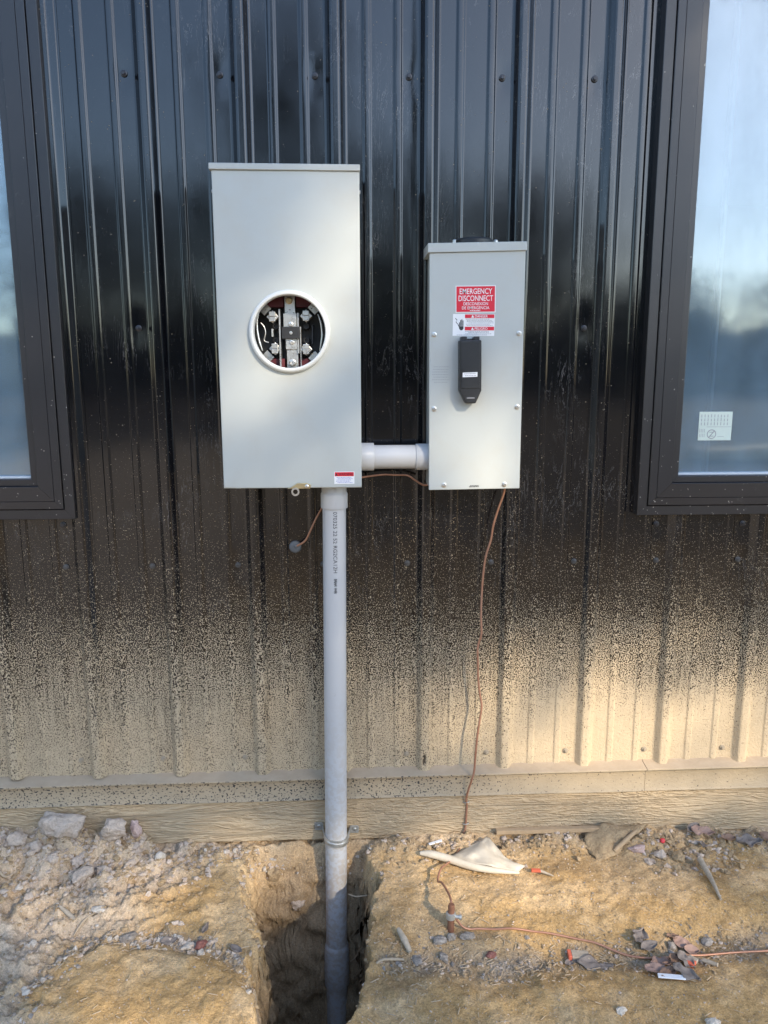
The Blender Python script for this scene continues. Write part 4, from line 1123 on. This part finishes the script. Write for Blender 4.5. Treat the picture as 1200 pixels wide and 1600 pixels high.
def stick(name, pts, r, mat, label, cat, lift=.003, smooth=5, seg=8, group=None):
    P = [(p[0], p[1], gz(p[0], p[1]) + lift + (p[2] if len(p) > 2 else 0)) for p in pts]
    mb = MB().tube(P, r, seg, smooth)
    return tag(build_origin(name, mb, MT[mat], P[0], smooth=60), label, cat, group)
stick('stick', [(.7365, -.178, .010), (.735, -.225, .008), (.730, -.275, .004), (.7225, -.330, 0)], [.0085, .0078, .0058, .0030], 'wood_pale', 'pale tapering stick lying on the dirt below the right window', 'stick', .006)
stick('stick', [(-.0955, -.395, .010), (-.083, -.421, .006), (-.070, -.447, .002)], [.0050, .0085, .0050], 'wood_pale', 'grey splinter of wood between trench and ground rod', 'stick', .006)
stick('twig', [(-.170, -.480, .004), (-.140, -.474, .006), (-.105, -.462, .004), (-.085, -.462, .003)], [.0022, .0032, .0036, .0026], 'root', 'thin pale root lying at the right lip of the trench', 'twig')
stick('twig', [(-.880, -.352, .004), (-.862, -.330, .004), (-.845, -.303, .006)], [.0025, .0030, .0022], 'root', 'pale twig lying left of the bluish white stone', 'twig')
stick('stick', [(-.930, -.300, .004), (-.905, -.312, .005), (-.885, -.325, .002)], [.0035, .0060, .0040], 'wood_pale', 'short grey stick in the rubble at the left', 'stick')
stick('twig', [(.595, -.512, .004), (.618, -.535, .003)], [.0050, .0046], 'wood_pale', 'short pale stub of wood right of the leaf pile', 'stick', .005)
stick('root', [(1.085 - 2.255, -.100, .006), (-1.160, -.130, .012), (-1.135, -.140, .010), (-1.120, -.125, .004)], [.0030, .0040, .0040, .0025], 'root', 'small pale curled root at the far left of the rubble', 'root')
def free(name, pts, r, mat, label, cat):
    mb = MB().tube(pts, r, 8, 6)
    return tag(build_origin(name, mb, MT[mat], pts[0], smooth=60), label, cat)
free('root', [(-.385, -.300, -.545), (-.368, -.305, -.560), (-.350, -.300, -.590), (-.330, -.290, -.600), (-.312, -.285, -.610)], [.0016, .0022, .0022, .0018, .0012], 'root', 'thin branching root hanging from the shaded trench wall', 'root')
free('root', [(-.218, -.13, -.300), (-.200, -.14, -.300), (-.178, -.15, -.292), (-.165, -.15, -.290)], [.0014, .0020, .0018, .0012], 'root', 'pale root poking out beside the conduit high in the trench', 'root')
free('root', [(-.215, -.12, -.520), (-.200, -.14, -.490), (-.190, -.15, -.460), (-.184, -.16, -.445)], [.0010, .0014, .0014, .0010], 'root', 'fine root beside the conduit coupling low in the trench', 'root')

# torn sheeting
def sheet(name, grid, mat, label, cat, th=.0012):
    R_, C_ = len(grid), len(grid[0])
    # bilinear refinement with small wrinkles
    K = 5; out = []
    for i in range((R_ - 1) * K + 1):
        row = []
        a, fa = divmod(i, K); fa /= K
        if a == R_ - 1: a, fa = R_ - 2, 1.0
        for j in range((C_ - 1) * K + 1):
            b, fb = divmod(j, K); fb /= K
            if b == C_ - 1: b, fb = C_ - 2, 1.0
            p = (Vector(grid[a][b]) * (1 - fa) * (1 - fb) + Vector(grid[a + 1][b]) * fa * (1 - fb) + Vector(grid[a][b + 1]) * (1 - fa) * fb + Vector(grid[a + 1][b + 1]) * fa * fb)
            w = .0060 * float(fbm(p.x * 32, p.y * 32, p.z * 32, 77, 4, .6))
            row.append((p.x + w * .5, p.y - w, p.z + w))
        out.append(row)
    nr, nc = len(out), len(out[0])
    v = [p for r in out for p in r]
    f = [(i * nc + j, i * nc + j + 1, (i + 1) * nc + j + 1, (i + 1) * nc + j) for i in range(nr - 1) for j in range(nc - 1)]
    mb = MB().add(v, f)
    o = build_origin(name, mb, MT[mat], v[0], smooth=70)
    s = o.modifiers.new('thickness', 'SOLIDIFY'); s.thickness = th
    return tag(o, label, cat)
def gp(x, y, h): return (x, y, gz(x, y) + h)
tarp = sheet('torn_sheeting', [[gp(.165, -.052, .020), gp(.175, -.055, .026), gp(.185, -.058, .020), gp(.200, -.075, .010)],
                        [gp(.110, -.095, .018), gp(.150, -.105, .034), gp(.180, -.110, .034), gp(.218, -.120, .006)],
                        [gp(.058, -.128, .012), gp(.115, -.140, .026), gp(.170, -.150, .028), gp(.262, -.160, .005)],
                        [gp(.040, -.140, .016), gp(.105, -.165, .022), gp(.165, -.180, .020), gp(.240, -.186, .004)]],
      'cloth', 'torn dirty white sheeting lying in folds against the wall above the ground rod', 'sheeting')
mb = MB().tube([gp(-.020, -.118, .014), gp(.010, -.124, .014), gp(.055, -.140, .016), (.115, -.172, gz(.115, -.172) + .016), (.170, -.188, gz(.17, -.188) + .012), gp(.240, -.192, .008)], [.0050, .0105, .0110, .0105, .0085, .0035], 10, 5)
rim = build_origin('rolled_hem', mb, MT['cloth'], (0, 0, 0), smooth=60)
rim.location = -Vector(tarp.location); rim.parent = tarp
mb = MB().prism([(.274, .001), (.298, .004), (.297, .010), (.275, .008)], -.186, -.178)
mb.v = [(x, y - (x - .262) * .25, gz(.28, -.185) + .010 + z) for x, y, z in mb.v]
def child(nm, mb, mat, par):
    o = build_origin(nm, mb, MT[mat], (0, 0, 0)); o.location = -Vector(par.location); o.parent = par; return o
child('orange_tip', mb, 'orange', tarp)
stick('wood_splinter', [(.298, -.190, .012), (.330, -.205, .004)], [.0042, .0018], 'wood_pale', 'thin pale splinter pointing right from the torn sheeting', 'splinter', .002)
def pz(pts, h): return [(x, y, gz(x, y) + h) for x, y in pts]
def plank(name, a, b, wd, th, mat, label, cat, tip=None, lift=.002, tilt=0.0):
    A = Vector((a[0], a[1], 0)); B = Vector((b[0], b[1], 0)); d = (B - A).normalized(); nrm = Vector((-d.y, d.x, 0)) * wd / 2
    za, zb = gz(*a) + lift, gz(*b) + lift + tilt
    t_ = thing(name, (a[0], a[1], za), label, cat)
    def piece(nm, s0, s1, m_):
        vs = []
        for s in (s0, s1):
            c = A.lerp(B, s); zc = za + (zb - za) * s
            vs += [(c.x - nrm.x, c.y - nrm.y, zc), (c.x + nrm.x, c.y + nrm.y, zc), (c.x + nrm.x, c.y + nrm.y, zc + th), (c.x - nrm.x, c.y - nrm.y, zc + th)]
        mb = MB().add(vs, [(0, 1, 2, 3), (7, 6, 5, 4), (0, 4, 5, 1), (1, 5, 6, 2), (2, 6, 7, 3), (3, 7, 4, 0)])
        build(nm, mb, MT[m_], t_, bevel=.0012)
    if tip:
        piece('painted_tip', 0, tip, 'orange'); piece('body', tip, 1, mat)
    else: piece('body', 0, 1, mat)
    return t_
plank('marker_stake', (.296, -.468), (.345, -.472), .024, .010, 'wood_pale', 'broken pale stake with an orange painted end by the big dry leaf', 'stake', .17, .004, -.002)
plank('marker_stake', (.552, -.535), (.574, -.512), .020, .009, 'wood_pale', 'small chip of wood with a bright orange end in the leaf pile', 'stake', .60, .009, .003)
plank('plastic_strip', (.472, -.558), (.528, -.572), .013, .003, 'white', 'white plastic strip at the front of the leaf pile', 'strip', None, .008)
plank('plastic_strip', (.010, -.060), (.048, -.052), .010, .003, 'white', 'small silvery scrap on the dirt below the board near the hanging wire', 'strip', None, .006)
rock('plastic_bit', .672, -.085, (.016, .014, .016), 'redbit', 'tiny bright red bit near the wall below the right window', 66, .2, .1, .15, 'plastic bit')
# dirt-covered lath and half buried rag against the wall
plank('wood_lath', (.205, -.040), (.555, -.046), .016, .012, 'wood_dirty', 'dirt-coated lath lying along the foot of the skirt board', 'lath', None, .010)
sheet('buried_rag', [[gp(.465, -.036, .014), gp(.520, -.036, .022), gp(.570, -.038, .020), gp(.640, -.040, .012)],
                     [gp(.450, -.068, .010), gp(.505, -.072, .022), gp(.560, -.070, .024), gp(.615, -.062, .010)],
                     [gp(.458, -.110, .004), gp(.490, -.108, .012), gp(.530, -.098, .016), gp(.575, -.086, .006)],
                     [gp(.470, -.150, .001), gp(.485, -.145, .003), gp(.505, -.132, .003), gp(.530, -.118, .001)]], 'earth', 'half buried dusty tan rag against the foot of the wall', 'rag', .003)
stick('twig', [(.522, -.118, .006), (.560, -.098, .012), (.598, -.074, .014)], [.0060, .0068, .0050], 'wood_dirty', 'dirt-coated stick across the half buried rag', 'stick', .006)

# dry leaves
def leaf(x, y, L, W, rot, mat, label, seed, lift=.004, tilt=(0, 0), curl=.25, lobes=0, group='dry leaves on the dirt'):
    rr = np.random.default_rng(seed)
    nu, nv = 13, 9
    L, W = L * .88, W * .88
    v = []; ph = rr.uniform(0, 6)
    for i in range(nu):
        u = i / (nu - 1)
        w = W / 2 * (math.sin(math.pi * min(1, u * .96 + .04)) ** .75) * (1 - .25 * u)
        if lobes: w *= 1 + .38 * math.sin(u * lobes * 2 * math.pi + ph)
        for j in range(nv):
            t_ = j / (nv - 1) * 2 - 1
            h = curl * W * (t_ * t_) * .5 + .12 * L * (u - .5) ** 2 + .0045 * (L / .06) * float(fbm(u * 4 + seed, t_ * 2.2, 0, seed, 3))
            v.append(Vector(((u - .5) * L, t_ * w, h)))
    Rm = Matrix.Rotation(rot, 3, 'Z') @ Matrix.Rotation(tilt[0], 3, 'X') @ Matrix.Rotation(tilt[1], 3, 'Y')
    v = [tuple(Rm @ p) for p in v]
    zmin = min(p[2] for p in v); v = [(a, b, c - zmin) for a, b, c in v]
    f = [(i * nv + j, (i + 1) * nv + j, (i + 1) * nv + j + 1, i * nv + j + 1) for i in range(nu - 1) for j in range(nv - 1)]
    me = mesh_from('dry_leaf', v, f, 60); me.materials.append(MT[mat])
    o = bpy.data.objects.new('dry_leaf', me); o.location = (x, y, gz(x, y) + lift); COL.objects.link(o)
    s = o.modifiers.new('thickness', 'SOLIDIFY'); s.thickness = .0007
    return tag(o, label, 'leaf', group)
leaf(.350, -.500, .092, .052, -.25, 'leaf_grey', 'largest flat grey leaf, just below the orange tipped stake', 1, .003, (0, .05), .08, 2)
leaf(.300, -.485, .040, .026, .4, 'leaf_grey', 'small dark leaf under the orange tipped stake', 2, .002)
leaf(.480, -.428, .060, .040, .9, 'leaf_grey', 'upper grey leaf of the pair left of the slate stone', 3, .004, (.2, 0), .3, 2)
leaf(.492, -.458, .050, .034, .3, 'leaf_grey', 'lower grey leaf of the pair left of the slate stone', 4, .005, (.1, 0), .4)
leaf(.575, -.450, .050, .038, -.5, 'leaf_pink', 'russet leaf between the two slate stones', 5, .004, (.2, .1), .3)
leaf(.560, -.430, .036, .030, .2, 'leaf_brown', 'dark brown leaf behind the slate stones', 6, .004, (-.2, .1), .3)
leaf(.588, -.470, .040, .030, -.2, 'leaf_pink', 'reddish leaf touching the wire above the orange chip', 16, .006, (.3, .1), .3)
leaf(.500, -.508, .062, .036, .2, 'leaf_pink', 'pinkish brown leaf just below the wire in the pile', 7, .006, (.15, .1), .3, 2)
leaf(.480, -.532, .060, .030, -.15, 'leaf_pink', 'curled tan leaf at the left of the pile', 8, .010, (.3, 0), .5)
leaf(.525, -.515, .044, .030, .8, 'leaf_brown', 'folded brown leaf in the middle of the pile', 9, .014, (.4, .2), .4)
leaf(.548, -.528, .050, .036, -.9, 'leaf_grey', 'grey leaf behind the orange chip', 10, .012, (.1, .3), .3, 2)
leaf(.535, -.562, .070, .036, -.7, 'leaf_grey', 'long lobed grey leaf at the front right of the pile', 11, .008, (.1, .1), .25, 2)
leaf(.500, -.548, .056, .034, .4, 'leaf_brown', 'brown leaf above the white plastic strip', 12, .006, (.2, 0), .3)
leaf(.560, -.500, .040, .030, .1, 'leaf_brown', 'small brown leaf under the wire above the pile', 13, .005, (.2, .1), .35)
leaf(.790, -.075, .075, .040, -.25, 'leaf_pink', 'russet leaf by the wall right of the red bit', 14, .012, (.3, .1), .4, 2)
leaf(.770, -.060, .050, .036, .5, 'leaf_grey', 'dark leaf tucked behind the russet leaf by the wall', 15, .012, (.3, -.2), .3)
leaf(.775, -.110, .036, .030, 1.2, 'leaf_grey', 'small dark leaf below the russet leaf by the wall', 17, .006, (.3, .2), .3)
leaf(.915, -.098, .085, .042, -.05, 'leaf_grey', 'dark grey leaf by the wall near the right edge', 18, .010, (.2, 0), .4, 2)
leaf(.985, -.075, .060, .036, -.5, 'leaf_brown', 'brown leaf at the right edge by the wall', 19, .012, (.3, .1), .4)
leaf(.860, -.085, .050, .030, .1, 'leaf_brown', 'brown leaf between the russet leaf and the dark grey one', 20, .008, (.2, .1), .3)
leaf(-.560, -.372, .045, .018, 1.4, 'leaf_grey', 'narrow dark leaf on the bare dirt above the maroon stone', 22, .004, (.2, .1), .3)
leaf(-.640, -.398, .045, .030, .3, 'leaf_grey', 'dark leaf on the rim of the smooth mound', 23, .004, (.2, .1), .3)
leaf(-.475, -.440, .040, .022, -.6, 'leaf_grey', 'grey leaf at the right end of the smooth mound rim', 24, .004, (.2, .1), .3)

# gravel and straw too small to count
CREASE = ([-.15, 0, .12, .3, .5, .8], [-.47, -.47, -.505, -.475, -.48, -.455])
def gravel():
    base, f = ICO0
    f = np.array(f)
    U = rng.uniform; Nn = rng.normal
    X = []; Y = []; SZ_ = []; MM = []
    def clump(N, x, y, smin, smax, ms, pw=2.6):
        X.append(x); Y.append(y); SZ_.append(smin + (smax - smin) * rng.random(N) ** pw); MM.append(np.array(ms)[rng.integers(0, len(ms), N)])
    N = 2400; clump(N, U(-1.3, -.58, N), -.03 - np.abs(Nn(0, .11, N)), .0012, .010, (0, 0, 0, 3, 3), 3.0)
    N = 170; clump(N, U(-1.3, -.74, N), -.04 - np.abs(Nn(0, .08, N)), .006, .013, (0, 0, 0, 3), 1.5)
    N = 1300; clump(N, U(-1.2, -.82, N), U(-.66, -.15, N), .0010, .0065, (0, 0, 1, 3, 3, 2), 3.0)
    N = 700; clump(N, U(-.62, -.15, N), -.035 - np.abs(Nn(0, .03, N)), .0015, .009, (0, 0, 3, 1))
    N = 1700; clump(N, U(-.12, 1.2, N), -.04 - np.abs(Nn(0, .045, N)), .0012, .010, (3, 3, 3, 3, 0), 3.0)
    N = 650; x = U(-.92, -.42, N); clump(N, x, plateau_edge(x) + .018 + Nn(0, .014, N), .0015, .009, (0, 1, 2, 3))
    N = 1700; x = U(-.14, 1.0, N); clump(N, x, np.interp(x, *CREASE) + Nn(0, .032, N), .0010, .0065, (2, 0, 3, 3, 3), 3.0)
    N = 300; clump(N, U(.6, .85, N), U(-.22, -.07, N), .002, .012, (3, 3, 0))
    N = 2600; clump(N, U(-1.2, 1.2, N), U(-.78, -.03, N), .0008, .0036, (0, 3, 3, 3, 2))
    N = 9000; xr_, yr_ = U(-.58, -.05, N), U(-.78, -.03, N); tm = trench_mask(xr_, yr_); kk = (tm > .004) & (tm < .10)
    N = int(kk.sum()); clump(N, xr_[kk], yr_[kk], .0012, .010, (3, 3, 3, 3, 0), 2.4)
    N = 9000; clump(N, U(-1.2, 1.2, N), U(-.78, -.03, N), .0007, .0026, (0, 3, 3, 3, 3), 1.7)
    x = np.concatenate(X); y = np.concatenate(Y); sz = np.concatenate(SZ_); mm = np.concatenate(MM)
    k = trench_mask(x, y) < .12
    x, y, sz, mm = x[k], y[k], sz[k], mm[k]; N = len(x)
    q = base[None] * (1 + .28 * Nn(size=(N, 12, 1)))
    sc = np.stack([sz, sz * U(.6, 1, N), sz * U(.45, .85, N)], 1)
    q = q * sc[:, None, :]
    a = U(0, 6.28, N); c, d = np.cos(a)[:, None], np.sin(a)[:, None]
    V = np.stack([q[..., 0] * c - q[..., 1] * d + x[:, None], q[..., 0] * d + q[..., 1] * c + y[:, None], q[..., 2] + (H(x, y) + sz * .15)[:, None]], -1)
    F = f[None] + (np.arange(N) * 12)[:, None, None]
    me = mesh_from('gravel', V.reshape(-1, 3).tolist(), F.reshape(-1, 3).tolist())
    for m_ in ('clod', 'stone', 'stonegrey', 'earth'): me.materials.append(MT[m_])
    me.polygons.foreach_set('material_index', np.repeat(mm, 20).astype(np.int32))
    o = bpy.data.objects.new('gravel', me); COL.objects.link(o)
    tag(o, 'loose pebbles and crumbs of clay strewn over the dirt', 'gravel', None, 'stuff')
gravel()
def straw():
    N = 1300; m_ = rng.random(N)
    x1 = rng.uniform(-.12, .95, N); y1 = np.interp(x1, *CREASE) + rng.normal(0, .035, N)
    x2 = rng.uniform(-.95, -.42, N); y2 = plateau_edge(x2) + .02 + rng.normal(0, .02, N)
    x3 = rng.uniform(-1.2, 1.1, N); y3 = rng.uniform(-.74, -.05, N)
    x = np.where(m_ < .35, x1, np.where(m_ < .55, x2, x3)); y = np.where(m_ < .35, y1, np.where(m_ < .55, y2, y3))
    k = trench_mask(x, y) < .1
    x, y = x[k], y[k]; N = len(x)
    L = rng.uniform(.004, .022, N); a = rng.uniform(0, math.pi, N); w = rng.uniform(.0004, .0010, N)
    dx, dy = np.cos(a) * L / 2, np.sin(a) * L / 2; nx_, ny_ = -np.sin(a) * w, np.cos(a) * w
    za = H(x - dx, y - dy) + .0022; zb = H(x + dx, y + dy) + .0022 + rng.uniform(0, .003, N)
    V = []
    for px, py, pz_ in ((x - dx, y - dy, za), (x + dx, y + dy, zb)):
        V += [np.stack([px + nx_, py + ny_, pz_], 1), np.stack([px - nx_, py - ny_, pz_], 1), np.stack([px, py, pz_ + w * 1.8], 1)]
    V = np.stack(V, 1).reshape(-1, 3)
    F = (np.array([(0, 1, 4, 3), (1, 2, 5, 4), (2, 0, 3, 5)])[None] + (np.arange(N) * 6)[:, None, None]).reshape(-1, 4)
    me = mesh_from('straw_litter', V.tolist(), F.tolist()); me.materials.append(MT['root'])
    o = bpy.data.objects.new('straw_litter', me); COL.objects.link(o)
    tag(o, 'pale straw and bark fibres strewn over the dirt', 'straw', None, 'stuff')
straw()

# ------------------------------------------------------------------ behind the viewer: what the siding and glass reflect and what dapples the sun
def leaf_cloud(P, size, seed):
    r = np.random.default_rng(seed)
    n = len(P)
    a = r.normal(size=(n, 3)); a /= np.linalg.norm(a, axis=1)[:, None]
    b = r.normal(size=(n, 3)); b -= (b * a).sum(1)[:, None] * a; b /= np.linalg.norm(b, axis=1)[:, None]
    s = size * r.uniform(.7, 1.3, size=(n, 1))
    P = np.asarray(P)
    V = np.stack([P - a * s, P + b * s * .42, P + a * s, P - b * s * .42], 1).reshape(-1, 3)
    F = np.arange(n * 4).reshape(-1, 4)
    return V.tolist(), F.tolist()
def tree_parts(h, cw, seed, leaves=2600):
    r = random.Random(seed); rn = np.random.default_rng(seed)
    mb = MB()
    mb.tube([(0, 0, -.3), (.05, .03, h * .3), (-.05, .06, h * .6), (.02, 0, h * .93)], [.024 * h, .018 * h, .011 * h, .003 * h], 9, 4)
    tips = []
    for i in range(16):
        z = h * r.uniform(.28, .85); a = r.uniform(0, 6.28); L = cw * r.uniform(.55, 1.0) * (1.15 - .55 * z / h)
        e = Vector((math.cos(a) * L, math.sin(a) * L, z + L * r.uniform(.25, .6)))
        mb.tube([(0, 0, z), (e.x * .5, e.y * .5, z + (e.z - z) * .35), tuple(e)], [.008 * h, .005 * h, .0015 * h], 6, 3)
        tips.append(e); tips.append(e * .6 + Vector((0, 0, z * .4)))
    tips.append(Vector((0, 0, h * .95)))
    P = []
    for i in range(leaves):
        t_ = tips[i % len(tips)]
        P.append((np.array(t_) + rn.normal(size=3) * np.array([.28, .28, .22]) * cw * .75))
    return mb, leaf_cloud(P, .012 * h + .05, seed)
def tree(x, y, h, cw, seed, label, fol='foliage', leaves=2600):
    t_ = thing('tree', (x, y, gz(x, y)), label, 'tree', 'trees facing the wall')
    mb, (v, f) = tree_parts(h, cw, seed, leaves)
    me = mesh_from('trunk', mb.v, mb.f, 60); me.materials.append(MT['bark'])
    o = bpy.data.objects.new('trunk', me); COL.objects.link(o); o.parent = t_
    me = mesh_from('crown', v, f); me.materials.append(MT[fol])
    o = bpy.data.objects.new('crown', me); COL.objects.link(o); o.parent = t_
for i, (x, y, h, cw, fol) in enumerate(((-1.5, -20, 10.5, 3.2, 'foliage'), (-8, -24, 7.5, 3.4, 'foliage2'), (-14.5, -22, 8.5, 3.2, 'foliage'), (5, -25, 7.5, 3.2, 'foliage2'), (15.5, -38, 6.0, 3.0, 'foliage'), (24, -42, 6.4, 3.2, 'foliage2'), (-21, -24, 9, 3.6, 'foliage2'), (1.8, -29, 9.0, 3.4, 'foliage'), (-5, -30, 9.0, 3.6, 'foliage'), (8, -31, 8.5, 3.6, 'foliage'), (20, -46, 6.5, 3.6, 'foliage'), (-11.5, -31, 9.5, 3.6, 'foliage2'), (33, -40, 7, 3.4, 'foliage'))):
    words = ('tallest tree straight across from the wall, mirrored above the boxes', 'short broad tree left of the tallest one, mirrored in the siding', 'tree mirrored left of the meter box', 'short tree mirrored above the disconnect box', 'low tree mirrored right of the disconnect box', 'low tree mirrored in the right window', 'farthest left tree, mirrored in the left window', 'back row tree just right of the tallest one', 'back row tree just left of the tallest one', 'back row tree behind the short one on the right', 'back row tree behind the two low ones', 'back row tree far on the left', 'farthest right tree, past the right window')[i]
    tree(x, y, h, cw, 300 + i, words, fol)

def woodland():
    r = np.random.default_rng(9); N = 52000
    x = r.uniform(-75, 85, N); y = -r.uniform(46, 56, N)
    top = 5.0 + 2.0 * vnoise(x * .12, 0, 0, 5) + 1.4 * vnoise(x * .45, 0, 0, 6)
    P = np.stack([x, y, r.random(N) ** .85 * top - .3], 1)
    v, f = leaf_cloud(P, .55, 8)
    me = mesh_from('woodland', v, f); me.materials.append(MT['foliage'])
    o = bpy.data.objects.new('woodland', me); COL.objects.link(o)
    tag(o, 'far line of woods mirrored dimly in the siding and glass', 'woods', None, 'stuff')
woodland()
# the tree whose branches dapple the sun on the wall
TAZ, TEL = math.tan(SUN_AZ), math.tan(SUN_EL) / math.cos(SUN_AZ)
LIT = [  # (centre x, centre z, half width, half height, tilt, weight) of sun patches on the wall plane
    (-.42, 1.14, .38, .12, .95, 1.0), (-.27, 1.36, .12, .16, 0, 1.0),
    (.08, .80, .20, .17, .3, 1.0), (-.16, .82, .12, .10, 0, .8), (-.08, 1.27, .05, .10, 0, .5), (-.36, .62, .07, .12, 0, .7),
    (.62, .12, .72, .36, -.06, 1.0), (.05, .02, .28, .22, .2, .6), (-.5, .05, .4, .22, 0, .35),
    (.12, -.40, .60, .26, 0, 1.0), (-.42, -.33, .34, .16, .1, .9), (-.95, -.38, .45, .17, 0, .85), (-1.0, -.64, .40, .12, 0, 1.0), (-.25, -.66, .3, .11, 0, .5), (.25, -.72, .5, .10, 0, .65),
]
def litness(x, z):
    r = .06
    for cx, cz, a, b, t_, w in LIT:
        dx, dz = x - cx, z - cz; c, s = math.cos(t_), math.sin(t_)
        u, v = (dx * c + dz * s) / a, (-dx * s + dz * c) / b
        r = max(r, w * math.exp(-(u * u + v * v) ** 2 * .7))
    return r
def shade_tree():
    r = np.random.default_rng(5)
    P = []
    while len(P) < 8000:
        x, z = r.uniform(-1.7, 1.6), r.uniform(-.95, 2.2)
        if r.random() < litness(x, z): continue
        s = r.uniform(16.0, 19.0)
        P.append((x + SDIR.x * s, SDIR.y * s, z + SDIR.z * s))
    c = np.mean(P, axis=0)
    bx, by = c[0] + 4.6, c[1] - 0.6
    t_ = thing('tree', (bx, by, gz(bx, by)), 'spreading tree off to the right whose branches dapple the sun', 'tree', 'trees facing the wall')
    off = t_.location
    mb = MB()
    top = Vector((c[0] + 2.9, c[1] + .2, c[2] + 2.6))
    mb.tube([(bx, by, -.5), (bx - .2, by + .1, 3.2), (bx - .5, by + .3, 7.4), tuple(top)], [.32, .26, .18, .05], 10, 4)
    for i in range(9):
        p = P[int(r.integers(len(P)))]; k = r.uniform(.3, .8)
        a = Vector((bx - .3, by + .2, 5.0)).lerp(top, k)
        mb.tube([tuple(a), tuple(a.lerp(Vector(p), .5) + Vector((0, 0, .25))), p], [.035, .018, .006], 6, 3)
    build('trunk', mb, MT['bark'], t_, smooth=60)
    v, f = leaf_cloud(P, .085, 6)
    build('crown', MB().add(v, f), MT['foliage'], t_)
shade_tree()

# unseen lumber added for warm glints low in the right window
lum = thing('glint_lumber_stack', (5.8, -9.6, gz(5.8, -9.6)), 'unseen stack of yellow lumber added for glints in the right window', 'lumber')
zb = gz(5.8, -9.6)
for i in range(4):
    for j in range(3):
        mb = MB().box(4.9 + .05 * j + .03 * i, 6.5 + .06 * j - .04 * i, -9.8 + j * .16, -9.8 + j * .16 + .14, zb + .05 + i * .045, zb + .05 + i * .045 + .04)
        build('plank', mb, MT['lumber'], lum)
